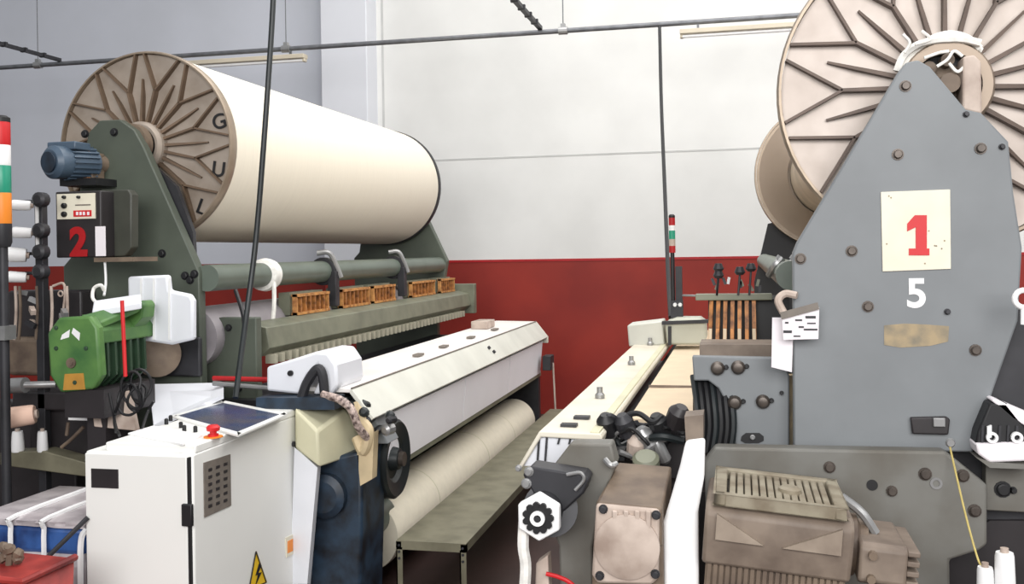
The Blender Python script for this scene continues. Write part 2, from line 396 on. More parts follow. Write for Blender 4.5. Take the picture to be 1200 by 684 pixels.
# warp stop rail
a = at(300, 392, Y=4.85); WX, WZ = a.x, a.z
prof = pl([(262, 384), (290, 378), (312, 384), (316, 408), (306, 418), (262, 404)], 4.75)
m_ = MB(); m_.prism(prof, 4.75, 8.75); rail = build('warp_stop_rail', m_, 'rail_green', LL, bevel=.004)
x_ = prof[3][0]; z_ = prof[4][1]
y = 4.8
while y < 8.5:
    m_ = MB(); m_.box((x_ - .05, y, z_ - .04), (x_ + .004, y + .034, z_ + .008)); y += .085; build('comb_tooth', m_, 'comb', rail)
m_ = MB(); a = at(560, 350, Y=8.75); m_.box((prof[0][0], 8.72, prof[4][1] - .03), (x_ + .03, 8.8, prof[1][1] + .06)); build('end_bracket', m_, 'rail_green', rail, bevel=.005)
m_ = MB(); m_.box((prof[0][0] - .05, 4.80, prof[0][1] - .02), (prof[0][0] + .10, 8.7, prof[0][1] + .015)); shelf = build('dropper_shelf', m_, 'gear_pink', rail)
# droppers (amber banks)
DXc = prof[0][0] + .13
for px0, px1 in ((346, 384), (400, 432), (437, 462), (482, 509), (516, 532)):
    y0 = pY(px0, DXc); y1 = pY(px1, DXc); zb = prof[1][1] + .0
    m_ = MB(); m_.box((DXc - .02, y0, zb), (DXc + .02, y1, zb + .015)); m_.box((DXc - .02, y0, zb + .105), (DXc + .02, y1, zb + .12)); m_.box((DXc - .015, y0, zb), (DXc + .015, y0 + .012, zb + .12)); m_.box((DXc - .015, y1 - .012, zb), (DXc + .015, y1, zb + .12))
    dbk = build('dropper_bank', m_, 'amber', LL)
    n = 6
    for k in range(n):
        m_ = MB(); yy = y0 + (y1 - y0) * (k + 1) / (n + 1); m_.box((DXc - .012, yy - .010, zb + .01), (DXc + .012, yy + .010, zb + .11)); build('dropper', m_, 'copper', dbk)
    m_ = MB(); m_.box((DXc - .10, y0, zb), (DXc - .03, y1, zb + .13)); build('backing_bar', m_, 'rail_green', dbk)
# dark reed gap / sley behind hood
hp = pl([(326, 452), (412, 455), (438, 490), (447, 503)], 4.23)
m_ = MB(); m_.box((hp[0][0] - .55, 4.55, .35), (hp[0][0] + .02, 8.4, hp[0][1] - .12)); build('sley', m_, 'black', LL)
# hood
H0, H1 = 4.23, 8.4
m_ = MB(); m_.prism([hp[0], hp[1], (hp[1][0] - .012, hp[1][1] - .02), (hp[0][0], hp[0][1] - .02)], H0, H1); hood = build('front_hood', m_, 'hood_top', LL, bevel=.003)
m_ = MB(); m_.prism([hp[1], hp[2], (hp[2][0] - .015, hp[2][1] - .012), (hp[1][0] - .012, hp[1][1] - .02)], H0, H1); build('slanted_panel', m_, 'hood_panel', hood, bevel=.003)
m_ = MB(); m_.cyl((hp[1][0], H0, hp[1][1]), (hp[1][0], H1, hp[1][1]), .005, n=8); build('ridge_trim', m_, 'label_grey', hood)
m_ = MB(); m_.prism([hp[0], hp[1], hp[2], (hp[2][0], hp[2][1] - .05), (hp[0][0], hp[2][1] - .05)], H1 - .01, H1 + .03); build('end_cap', m_, 'cover_white', hood, bevel=.004)
for px, py in ((600, 413), ):
    pass
def onX(px, X0, z): return Vector((X0, pY(px, X0), z))
xm = (hp[0][0] + hp[1][0]) / 2
for px in (490, 520, 552, 580):
    p = onX(px, xm + .06, hp[0][1]); m_ = MB(); m_.box((p.x - .02, p.y - .05, p.z), (p.x + .02, p.y + .05, p.z + .012)); build('latch', m_, 'label_grey', hood)
xs = (hp[1][0] + hp[2][0]) / 2; zs = (hp[1][1] + hp[2][1]) / 2
y_ = pY(575, xs); sl = Vector((hp[2][0] - hp[1][0], 0, hp[2][1] - hp[1][1])).normalized(); nn = Vector((-sl.z, 0, sl.x)) * -1
for k in (-1, 1):
    p = Vector((xs, y_ + .02 * k, zs)) + sl * .02 * k; q = p + Vector((.012, 0, .01))
    m_ = MB(); m_.cyl(p, q, .012, n=8); build('latch', m_, 'dark_steel', hood)
m_ = MB(); p = at(563, 383, Y=7.6); m_.box((p.x - .05, 7.5, hp[0][1]), (p.x + .08, 7.75, hp[0][1] + .06)); build('latch_block', m_, 'gear_pink', hood, bevel=.005)
# front apron (vertical white guard) with seams
ax_ = hp[2][0] - .02; zb = hp[2][1] - .30
cuts = [H0 + .3, pY(548, ax_), pY(600, ax_), H1 - .05]
for a, b in zip(cuts[:-1], cuts[1:]):
    m_ = MB(); m_.prism([(ax_ - .03, hp[2][1] - .03), (ax_ - .015, hp[2][1] - .03), (ax_ - .04, zb), (ax_ - .055, zb)], a + .008, b - .008); build('apron_panel', m_, 'apron_white', LL)
m_ = MB(); m_.box((ax_ - .09, H0 + .3, zb - .03), (ax_ - .045, H1, zb)); build('apron_rail', m_, 'rail_green', LL)
m_ = MB(); m_.box((ax_ - .14, H0 + .35, zb - .02), (ax_ - .065, H1 - .1, hp[2][1] - .03)); build('breast_beam', m_, 'dark_steel', LL)
# legs of the far end, under frame
m_ = MB(); m_.box((LX + .3, 8.36, 0), (ax_ - .06, 8.44, .9)); build('end_frame', m_, 'dark_steel', LL, bevel=.005)
m_ = MB(); m_.box((hp[0][0] - .4, 4.55, 0), (ax_ - .42, 8.36, .35)); build('base_beam', m_, 'frame_blue', LL)
m_ = MB(); m_.cyl(at(648, 425, Y=8.3), Vector((at(650, 425, Y=8.3).x, 8.3, .35)), .008, n=6); build('drop_rod', m_, 'gear_pink', LL)
p = at(645, 420, Y=8.3); m_ = MB(); m_.box((p.x - .05, 8.2, p.z - .09), (p.x + .02, 8.36, p.z + .03)); build('end_bracket', m_, 'dark_steel', LL, bevel=.004)
# drive-end casting (dark blue) below cream housing
pf = pl([(350, 545), (424, 528), (424, 620), (420, 684)], 4.2)
m_ = MB(); m_.prism([pf[0], pf[1], pf[2], (pf[3][0], 0), (pf[0][0] - .02, 0)], 4.2, 4.5); cast = build('drive_casting', m_, 'frame_blue', LL, bevel=.015)
m_ = MB(); p = at(382, 580, Y=4.19); m_.lathe([(.10, -.02), (.10, .03), (.07, .045)], p, (0, -1, 0), 24); build('casting_boss', m_, 'frame_blue', cast)
# cream housing: two faces
hs = [(345, 480), (368, 478), (418, 470), (424, 500), (428, 530), (375, 548), (345, 520)]
m_ = MB()
fr = [at(346, 478, Y=4.08), at(372, 505, Y=4.05), at(374, 548, Y=4.05), at(346, 524, Y=4.08)]
bk = [at(352, 466, Y=4.4), at(418, 470, Y=4.4), at(428, 530, Y=4.4), at(352, 530, Y=4.4)]
m_.loft([fr, bk]); hou = build('gear_housing', m_, 'cover_cream', LL, bevel=.012)
for px, py in ((362, 512), (390, 510)):
    p = at(px, py, Y=4.13 if px < 372 else 4.2); m_ = MB(); m_.cyl(p + Vector((0, .1, 0)), p + Vector((0, -.01, 0)), .012, n=8); build('bolt', m_, 'cover_cream', hou)
m_ = MB(); m_.loft([[at(345, 524, Y=4.07), at(372, 548, Y=4.05), at(360, 684, Y=4.05), at(340, 684, Y=4.07)], [at(346, 524, Y=4.12), at(376, 546, Y=4.12), at(364, 684, Y=4.12), at(342, 684, Y=4.12)]]); build('side_panel', m_, 'plastic_white', hou)
# lever
m_ = MB(); m_.tube([at(418, 472, Y=4.25), at(424, 492, Y=4.22), at(432, 505, Y=4.2), at(426, 528, Y=4.2), at(418, 512, Y=4.22)], .025)
m_.prism(pl([(420, 525), (440, 505), (438, 560), (424, 568)], 4.22), 4.2, 4.26); build('lever', m_, 'skin_lever', LL, bevel=.006)
# handwheel (axis along x)
a = at(457, 537, Y=4.62); WR = sz(46, 4.62, 457)
m_ = MB(); m_.lathe([(.03, -.03), (WR * .93, -.05), (WR, -.03), (WR, .03), (WR * .93, .045), (WR * .6, .03), (WR * .5, .012), (.06, .012), (.05, .05), (.02, .055)], a, (1, 0, 0), 48); hwh = build('handwheel', m_, 'rubber', LL)
m_ = MB(); m_.cyl(a + Vector((.05, 0, 0)), a + Vector((.075, 0, 0)), .035, n=20); build('hub_cap', m_, 'bolt', hwh)
m_ = MB(); m_.cyl(a + Vector((-.25, 0, 0)), a + Vector((-.04, 0, 0)), .03, n=16); build('wheel_shaft', m_, 'dark_steel', hwh)
# clutch drum at the roll end
a = at(436, 607, Y=4.72)
m_ = MB(); m_.cyl(a + Vector((0, -.2, 0)), a + Vector((0, .12, 0)), sz(21, 4.7), n=32); build('clutch_drum', m_, 'tube_green', LL, bevel=.01)
# drive top: white cover sits on it
m_ = MB(); m_.prism(pl([(300, 466), (392, 466), (392, 480), (300, 480)], 4.1), 4.1, 4.22); build('drive_deck', m_, 'frame_blue', LL)
pc = pl([(312, 430), (345, 420), (370, 412), (384, 413), (394, 428), (396, 452), (388, 462), (366, 462), (376, 440), (372, 428), (360, 440), (352, 462), (312, 458)], 4.18)
m_ = MB(); m_.prism(pc, 4.18, 4.5); wc = build('motor_cover', m_, 'plastic_white', LL, bevel=.012)
p = at(341, 437, Y=4.18); m_ = MB(); m_.lathe([(.013, 0), (.013, .012)], p, (0, -1, 0), 12); build('screw', m_, 'black', wc)
m_ = MB(); m_.tube([at(352, 470, Y=4.15), at(360, 448, Y=4.15), at(372, 432, Y=4.15), at(378, 440, Y=4.15), at(381, 468, Y=4.16)], .022, n=10); build('belt', m_, 'dark_steel', wc)
m_ = MB(); m_.tube([at(378, 462, Y=4.12), at(398, 468, Y=4.1), at(412, 480, Y=4.1), at(420, 500, Y=4.12), at(432, 515, Y=4.2)], .018, n=10); build('corrugated_hose', m_, 'hose', LL)
m_ = MB(); m_.prism(pl([(425, 456), (440, 492), (455, 520), (430, 520), (400, 470)], 4.35), 4.35, 4.5); build('end_plate', m_, 'plate_grey', LL, bevel=.005)
# mixed small dark pieces on the drive deck
for i in range(16):
    px = random.uniform(392, 470); py = 462 + (px - 392) * .45 + random.uniform(-8, 14); Y = random.uniform(4.25, 4.4)
    p = at(px, py, Y=Y); s_ = random.uniform(.012, .028)
    m_ = MB(); m_.lathe([(s_ * .7, 0), (s_, .01), (s_, .05), (s_ * .5, .06)], p, (random.uniform(-.5, .5), -1, random.uniform(-.4, .4)), 10); build('fitting', m_, random.choice(['dark_steel', 'black', 'steel', 'rubber']), LL)
# rear (left) machinery: dark cross beams and brackets
m_ = MB(); m_.box((LX - 1.0, 4.35, 0), (LX - .2, 4.45, .98)); build('drive_case', m_, 'box_black', LL, bevel=.01)
m_ = MB(); m_.pbox(150, 395, 234, 440, 4.43, .03); build('let_off_box', m_, 'dark_steel', LL, bevel=.01)
m_ = MB(); m_.pbox(236, 372, 300, 470, 4.62, .06); build('side_bracket', m_, 'plate_green', LL, bevel=.006)
m_ = MB(); p = at(185, 415, Y=4.40); m_.lathe([(.11, -.06), (.11, .06), (.07, .075), (.03, .08)], p, (.6, -1, .1), 28); build('brake_drum', m_, 'gear_brown', LL)
for px, py in ((268, 384), (262, 450), (245, 452), (280, 455)): bolt(LL, px, py, 4.62, .014, 'black')
m_ = MB(); m_.cyl(at(250, 443, Y=4.4), at(330, 445, Y=4.4), .012, n=8); build('red_rod', m_, 'red_deep', LL)
m_ = MB(); m_.cyl(at(250, 449, Y=4.38), at(320, 455, Y=4.38), .012, n=8); build('steel_rod', m_, 'steel', LL)
# slanted light deck between
m_ = MB(); v = [at(175, 450, Y=4.3), at(262, 448, Y=4.5), at(262, 462, Y=4.2), at(180, 498, Y=3.9)]
m_.loft([v, [q + Vector((0, 0, -.02)) for q in v]]); build('deck_plate', m_, 'plastic_white', LL)

# white container boxes hung on frame
t = thing('plastic_container', 'translucent white plastic container standing beside the green gear motor', 'container', at(180, 405, Y=4.2))
m_ = MB(); m_.prism(pl([(149, 324), (196, 322), (198, 340), (222, 345), (226, 352), (226, 398), (200, 404), (160, 398), (150, 380)], 4.15), 4.15, 4.19); b_ = build('body', m_, 'plastic_white', t, bevel=.012)
for px in (165, 180, 198):
    m_ = MB(); m_.prism(pl([(px, 326), (px + 2, 326), (px + 2, 398), (px, 398)], 4.15), 4.143, 4.152); build('seam', m_, 'white', t)
m_ = MB(); v = [at(110, 352, Y=3.95), at(165, 344, Y=4.0), at(166, 354, Y=3.9), at(108, 364, Y=3.85)]
m_.loft([v, [q + Vector((0, 0, -.03)) for q in v]]); tag(build('cover_plate', m_, 'plastic_white', bevel=.005), 'pale flat cover plate lying on top of the green gear motor', 'cover')

# blue motor on frame
p = at(62, 190, Y=4.2); q = at(108, 192, Y=4.42); d = (q - p).normalized()
t = thing('electric_motor', 'blue-grey electric motor mounted at the top of the left loom frame', 'motor', (p + q) / 2 - Vector((0, 0, .1)))
r = sz(22, 4.2)
m_ = MB(); m_.lathe([(r * .75, -.02), (r, 0), (r, .06), (r * .96, .07)], p, d, 28); build('fan_cover', m_, 'motor_blue', t)
m_ = MB(); m_.lathe([(r * .62, -.03), (r * .62, -.018)], p, d, 24); build('fan_grille', m_, 'frame_blue', t)
m_ = MB(); L = (q - p).length; m_.lathe([(r * .9, .05), (r * .9, L)], p, d, 28)
for k in range(20):
    a = k * 2 * PI / 20; u = d.cross(Vector((0, 0, 1))).normalized(); w = u.cross(d); o_ = (u * math.cos(a) + w * math.sin(a))
    m_.bar(p + d * .06 + o_ * r * .93, p + d * L * .95 + o_ * r * .93, .008, .02, o_)
build('body', m_, 'motor_blue', t)
m_ = MB(); m_.pbox(55, 165, 88, 176, 4.24, .12); build('terminal_box', m_, 'motor_blue', t, bevel=.006)
m_ = MB(); m_.pbox(88, 178, 108, 214, 4.36, .1); m_.cyl(q, q + d * .12, r * .6, n=16); build('gearbox', m_, 'gear_brown', t, bevel=.006)
for i, (px, py) in enumerate(((93, 186), (98, 198), (104, 182), (102, 208))): bolt(t, px, py, 4.355, .014, 'amber')
m_ = MB(); m_.pbox(70, 208, 112, 218, 4.3, .17); build('mounting_foot', m_, 'black', t)

# control box "2"
YB = 4.12
t = thing('control_box', 'dark switch box with a red number two and white switch panel, left loom', 'switch box', at(110, 302, Y=YB))
m_ = MB(); m_.pbox(66, 223, 118, 302, YB, .12); build('box', m_, 'box_black', t, bevel=.006)
m_ = MB(); m_.prism(pl([(118, 222), (150, 222), (154, 228), (154, 290), (146, 300), (118, 302)], YB + .10), YB + .10, YB + .16); build('side_box', m_, 'box_olive', t, bevel=.006)
m_ = MB(); m_.pbox(67, 226, 111, 257, YB - .006, .006); pn = build('switch_panel', m_, 'sign_card', t)
for px, py, rr in ((76, 231, .008), (93, 231, .007), (76, 241, .013), (76, 251, .013)):
    p = at(px, py, Y=YB - .006); m_ = MB(); m_.lathe([(rr, 0), (rr, .012), (rr * .7, .018)], p, (0, -1, 0), 14); build('knob', m_, 'black', pn)
m_ = MB(); m_.pbox(86, 246, 107, 254, YB - .008, .003); rl = build('red_plate', m_, 'red', pn)
m_ = MB()
for x in (89, 93, 97, 102): m_.pbox(x, 248, x + 2.5, 252, YB - .0095, .002)
build('print', m_, 'paper', rl)
m_ = MB(); m_.pbox(88, 239, 106, 241, YB - .0075, .002); build('print', m_, 'label_grey', pn)
text('number_two', '2', 'red_deep', t, at(92, 285, Y=YB - .002), sz(36, YB), bold=.008, depth=.002)
m_ = MB(); m_.pbox(112, 265, 123, 300, YB - .004, .004); build('label_strip', m_, 'paper', t)
m_ = MB(); m_.pbox(110, 301, 156, 307, YB, .2); build('shelf', m_, 'gear_brown', t)
m_ = MB(); m_.tube([at(123, 306, Y=YB + .02), at(124, 330, Y=YB), at(122, 346, Y=YB - .05)], .006); tag(build('wire', m_, 'white'), 'thin white wire hanging under the switch box with the red two', 'wire')
m_ = MB(); m_.tube([at(118, 358, Y=3.98), at(109, 350, Y=3.98), at(110, 338, Y=4.0), at(118, 334, Y=4.0), at(122, 340, Y=4.02)], .008); tag(build('wire_loop', m_, 'rope'), 'loop of white cord behind the green gear motor', 'cord')

# green gear motor
t = thing('gear_motor', 'green gear motor with octagonal end plate in front of the left loom', 'motor', at(100, 470, Y=3.75))
YG = 3.72
fo = [(68, 372), (105, 370), (114, 384), (118, 440), (108, 456), (70, 460), (58, 440), (55, 390)]
m_ = MB(); m_.prism(pl(fo, YG), YG, YG + .05); fp = build('end_plate', m_, 'motor_green', t, bevel=.012)
p = at(84, 425, Y=YG); m_ = MB(); m_.ring(p, (0, -1, 0), .022, .012, .008, 20); m_.cyl(p, p + Vector((0, -.012, 0)), .012, n=12); build('shaft_cap', m_, 'gear_brown', fp)
m_ = MB(); m_.prism(pl([(76, 438), (98, 437), (100, 456), (74, 457)], YG), YG - .0015, YG + .002); build('rust_stain', m_, 'rust_stain', fp)
for a, b in (((71, 394), (82, 388)), ((84, 386), (94, 392))):
    m_ = MB(); m_.prism(pl([(a[0], a[1] + 4), (a[0] + 2, a[1] - 2), (b[0], b[1] - 2), (b[0] - 1, b[1] + 7)], YG), YG - .0015, YG + .002); build('white_sticker', m_, 'white', fp)
for px, py in ((66, 408), (101, 408), (88, 448), (66, 384)): bolt(fp, px, py, YG, .007, 'motor_green_dark', .004)
d0 = [(62, 378), (108, 376), (113, 388), (115, 440), (104, 452), (70, 454), (62, 440)]
m_ = MB(); m_.prism(pl(d0, YG + .05), YG + .05, YG + .40); bd = build('body', m_, 'motor_green_dark', t, bevel=.012)
for k in range(6):
    Y = YG + .09 + k * .055
    e = pl([(60, 376), (110, 374), (118, 388), (120, 442), (106, 456), (68, 458)], YG + .05)
    m_ = MB(); m_.prism(e, Y, Y + .014); build('fin', m_, 'motor_green_dark', bd)
m_ = MB(); v0 = pl([(92, 368), (108, 372), (117, 388), (117, 404), (112, 400), (100, 376)], YG + .05)
m_.prism([(x + .01, z) for x, z in v0], YG + .04, YG + .46); build('top_shell', m_, 'motor_green', t, bevel=.012)
m_ = MB(); m_.prism(pl([(134, 358), (164, 352), (168, 358), (166, 372), (150, 390), (134, 386)], 4.0), 4.0, 4.1); build('terminal_box', m_, 'motor_green', t, bevel=.008)
m_ = MB(); v = [at(95, 369, Y=YG + .03), at(160, 352, Y=4.05), at(168, 356, Y=4.02), at(112, 380, Y=YG + .03)]
m_.loft([v, [q + Vector((0, 0, -.03)) for q in v]]); build('top_lid', m_, 'motor_green', t, bevel=.006)
m_ = MB(); m_.box((at(72, 460, Y=YG).x, YG + .02, at(72, 490, Y=YG).z), (at(118, 460, Y=YG).x, YG + .4, at(72, 457, Y=YG).z)); m_.box((at(84, 460, Y=YG).x, YG + .1, 0), (at(106, 460, Y=YG).x, YG + .3, at(72, 490, Y=YG).z)); build('stand', m_, 'box_black', t)
m_ = MB(); m_.cyl(at(143, 352, Y=3.7), at(147, 441, Y=3.7), .008, n=10); tag(build('red_rod', m_, 'red'), 'thin red rod upright beside the green gear motor', 'rod')
# black cable clump
c0 = Vector(at(158, 462, Y=3.75)); pts = []
for k in range(46):
    R0 = .042 + .016 * math.sin(k * .37); pts.append(c0 + Vector((R0 * math.cos(k * .72) + .02 * math.sin(k * .21), -.03 + k * .0012 + .01 * math.sin(k * 1.3), R0 * 1.35 * math.sin(k * .72) + .03 * math.cos(k * .17))))
m_ = MB(); m_.tube(pts, .006, n=7, smooth=4); tag(build('coiled_cable', m_, 'black'), 'coil of black cable hanging right of the green gear motor', 'cable')
for i, pts in enumerate(([(150, 450), (140, 470), (134, 490), (136, 506)], [(128, 460), (132, 480), (136, 500), (140, 510)], [(180, 470), (172, 485), (166, 505)])):
    m_ = MB(); m_.tube([at(x, y, Y=3.72) for x, y in pts[:-1]] + [at(pts[-1][0], pts[-1][1], Z=at(226, 532, Y=3.265).z + .03)], .006); tag(build('cable', m_, 'black'), ['black cable curving down from the coil to the cabinet top', 'black cable running from under the green motor to the cabinet', 'short black cable dropping right of the coil onto the cabinet'][i], 'cable')
m_ = MB(); v = [at(106, 462, Y=3.8), at(150, 458, Y=3.9), at(160, 505, Y=3.9), at(110, 500, Y=3.8)]
m_.loft([v, [q + Vector((0, .03, 0)) for q in v]]); tag(build('white_guard', m_, 'gear_pink', bevel=.004), 'pale metal guard below the green gear motor', 'guard')

# ------------------------------------------------------------------ control cabinet
CY = 3.265; CD = .86
a = at(100, 522, Y=CY); b = at(226, 532, Y=CY)
X0, X1, ZT = a.x, b.x, b.z
t = thing('control_cabinet', 'white loom control cabinet with a blue screen on its sloping top', 'cabinet', ((X0 + X1) / 2, CY + CD / 2, 0))
m_ = MB(); m_.box((X0, CY, .02), (X1, CY + CD, ZT)); cb = build('body', m_, 'cabinet', t, bevel=.008)
m_ = MB(); m_.prism([(X0 + .01, .06), (X1 - .015, .06), (X1 - .015, ZT - .005), (X0 + .01, ZT - .005)], CY - .018, CY); dr = build('door', m_, 'cabinet', t, bevel=.004)
p = at(222, 601, Y=CY - .018); m_ = MB(); m_.box((p.x - .024, CY - .034, p.z - .045), (p.x + .018, CY - .018, p.z + .035)); hd = build('latch', m_, 'black', dr, bevel=.004)
m_ = MB(); m_.box((X1 - .013, CY - .019, .06), (X1 - .007, CY - .0, ZT - .01)); build('door_gap', m_, 'black', dr)
m_ = MB(); m_.pbox(107, 550, 138, 571, CY - .022, .004); build('nameplate', m_, 'box_black', dr)
# raised console on top
m_ = MB(); pts = [(X0 + .07, CY + .02), (X1 + .0, CY + .02), (X1, CY + CD), (X0 + .07, CY + CD)]
m_.prismz(pts, ZT - .004, ZT + .03); con = build('console', m_, 'cabinet', t, bevel=.006)
zc = ZT + .0305
def top(px, py): return at(px, py, Z=zc)
def topquad(name, q, m, par, h=.004):
    v = [top(*p) for p in q]; m_ = MB(); m_.loft([[Vector((p.x, p.y, zc)) for p in v], [Vector((p.x, p.y, zc + h)) for p in v]]); return build(name, m_, m, par)
topquad('keypad', [(150, 509), (214, 522), (238, 511), (180, 500)], 'white', con, .006)
topquad('screen', [(205, 489), (279, 510), (333, 487), (262, 473)], 'screen_blue', con, .006)
for q in ([(203, 490), (206, 488), (283, 509), (279, 512)], [(279, 512), (336, 487), (333, 485), (278, 508)], [(260, 473), (333, 488), (337, 486), (264, 471)], [(203, 490), (262, 473), (260, 471), (200, 489)]): topquad('screen_frame', q, 'cabinet', con, .007)
p = top(250, 512); m_ = MB(); m_.lathe([(.02, 0), (.02, .012), (.013, .012), (.013, .025), (.024, .025), (.026, .038), (.018, .046)], p, (0, 0, 1), 20); build('stop_button', m_, 'red', con)
p = top(250, 512); m_ = MB(); m_.lathe([(.036, 0), (.036, .004)], p, (0, 0, 1), 20); build('button_collar', m_, 'orange', con)
for px, py in ((212, 501), (216, 505), (229, 506), (195, 497), (200, 493)):
    p = top(px, py); m_ = MB(); m_.lathe([(.008, 0), (.008, .02), (.005, .024)], p, (0, 0, 1), 10); build('switch', m_, 'black', con)
# right face details
def rq(name, q, m, par, h=.004):
    v = [at(x, y, X=X1) for x, y in q]; m_ = MB(); m_.loft([v, [p + Vector((h, 0, 0)) for p in v]]); return build(name, m_, m, par)
gl = rq('placard', [(238, 542), (269, 532), (270, 592), (239, 606)], 'label_grey', cb)
for k in range(6):
    for j in range(3):
        x = 243 + j * 9; y = 549 + k * 8.5 - j * 3.2; rq('placard_mark', [(x, y), (x + 4, y - 1.4), (x + 4, y + 2), (x, y + 3.4)], 'box_black', gl, .006)
wt = rq('warning_triangle', [(292, 690), (300, 646), (312, 682)], 'yellow', cb, .004)
m_ = MB()
for q0, q1 in (((292, 690), (300, 646)), ((300, 646), (312, 682)), ((312, 682), (292, 690))):
    m_.bar(at(*q0, X=X1 + .005), at(*q1, X=X1 + .005), .004, .004)
build('triangle_border', m_, 'black', wt)
m_ = MB(); v = [at(x, y, X=X1) for x, y in ((302, 660), (298, 674), (301, 673), (297, 688), (305, 670), (301, 671), (305, 662))]
m_.loft([[p + Vector((.005, 0, 0)) for p in v], [p + Vector((.007, 0, 0)) for p in v]]); build('lightning_bolt', m_, 'black', wt)
os_ = rq('sticker', [(334, 630), (345, 625), (345, 648), (335, 653)], 'sign_card', cb)
rq('sticker_mark', [(336, 634), (342, 631), (342, 645), (336, 648)], 'orange', os_, .006)
bolt_p = at(343, 520, X=X1); m_ = MB(); m_.cyl(bolt_p, bolt_p + Vector((.01, 0, 0)), .012, n=8); build('screw', m_, 'dark_steel', cb)

# left drop cable
m_ = MB(); pts = [at(322, -40, Y=4.3), at(318, 40, Y=4.3), at(309, 170, Y=4.3), at(300, 280, Y=4.3), at(290, 360, Y=4.25), at(282, 420, Y=4.15), at(276, 466, Y=4.05)]
m_.tube(pts, .013, n=10); tag(build('drop_cable', m_, 'rubber'), 'thick black cable hanging from above in front of the full white warp beam', 'cable')
m_ = MB(); m_.tube([at(276, 340, Y=4.4), at(284, 365, Y=4.34), at(287, 385, Y=4.28)], .010); tag(build('branch_cable', m_, 'black'), 'short black cable branching into the thick hanging cable below the tube', 'cable')

# ------------------------------------------------------------------ cloth roll, work table
a = at(603, 492, Y=8.2)
rx, rz = a.x, a.z; rr = .185
t = thing('cloth_roll', 'long roll of cream cloth wound under the apron of the left loom', 'cloth roll', (rx, 6.4, rz - rr))
m_ = MB(); m_.lathe([(rr * .98, 0), (rr, .02), (rr, 3.42), (rr * .98, 3.44)], (rx, 4.74, rz), (0, 1, 0), 48); cw = build('wound_cloth', m_, 'cloth', t)
for py in (5.45, 6.6, 7.4):
    m_ = MB(); m_.lathe([(rr + .0005, 0), (rr + .002, .004), (rr + .0005, .008)], (rx, py, rz), (0, 1, 0), 48); build('seam', m_, 'cover_cream', cw)
m_ = MB(); m_.cyl((rx, 4.6, rz), (rx, 8.38, rz), .05, n=16); build('core', m_, 'dark_steel', t)
a = at(464, 633, Y=4.36); b = at(546, 638, Y=4.36)
t = thing('work_bench', 'long narrow grey steel bench standing between the two looms', 'bench', ((a.x + b.x) / 2, 6.2, 0))
m_ = MB(); m_.box((a.x, 4.36, a.z - .004), (b.x, 8.2, a.z + .0)); tp = build('bench_top', m_, 'table_steel', t)
for (q0, q1) in (((a.x, 4.36), (b.x, 4.385)), ((a.x, 8.175), (b.x, 8.2)), ((a.x, 4.36), (a.x + .025, 8.2)), ((b.x - .025, 4.36), (b.x, 8.2))):
    m_ = MB(); m_.box((q0[0], q0[1], a.z - .04), (q1[0], q1[1], a.z - .004)); build('rail', m_, 'table_steel', t)
for x in (a.x, b.x - .03):
    for y in (4.36, 6.2, 8.17):
        m_ = MB(); m_.box((x, y, 0), (x + .03, y + .006, a.z - .03)); m_.box((x, y, 0), (x + .006, y + .03, a.z - .03)); lg = build('leg', m_, 'table_steel', t)
        if y < 5:
            for k in (.0, -.03, -.06):
                p = Vector((x + .015, y, a.z - .02 + k)); m_ = MB(); m_.cyl(p, p + Vector((0, -.006, 0)), .006, n=8); build('screw', m_, 'dark_steel', lg)

# ------------------------------------------------------------------ left corner
t = thing('signal_tower', 'stacked red, white, green and orange signal lamp tower at the left edge', 'signal lamp', at(3, 684, Y=3.7))
p = at(3, 265, Y=3.7); r = sz(11.5, 3.7)
for y0, y1, m in ((143, 170, 'red'), (170, 194, 'white'), (194, 226, 'green_light'), (226, 262, 'orange')):
    z0 = at(3, y1, Y=3.7).z; z1 = at(3, y0, Y=3.7).z
    m_ = MB(); m_.lathe([(r * .96, 0), (r, .004), (r, z1 - z0 - .004), (r * .96, z1 - z0)], (p.x, 3.7, z0), (0, 0, 1), 28); build('lens', m_, m, t, label={'red': 'red lens', 'white': 'clear white lens', 'green_light': 'green lens', 'orange': 'orange lens'}[m])
z1 = at(3, 138, Y=3.7).z; z0 = at(3, 143, Y=3.7).z
m_ = MB(); m_.lathe([(r, 0), (r, z1 - z0), (r * .6, z1 - z0 + .01)], (p.x, 3.7, z0), (0, 0, 1), 28); build('cap', m_, 'black', t)
z0 = at(3, 262, Y=3.7).z
m_ = MB(); m_.lathe([(r * .8, -.10), (r, -.08), (r, 0)], (p.x, 3.7, z0), (0, 0, 1), 28); build('base', m_, 'dark_steel', t)
m_ = MB(); m_.cyl((p.x, 3.7, .0), (p.x, 3.7, z0 - .09), .02, n=16); m_.lathe([(.12, 0), (.12, .01), (.03, .02)], (p.x, 3.7, 0), (0, 0, 1), 20); build('pole', m_, 'dark_steel', t)
m_ = MB(); q = at(6, 390, Y=3.68); m_.box((p.x - .03, 3.66, q.z - .03), (p.x + .035, 3.73, q.z + .03)); build('clamp', m_, 'steel', t)

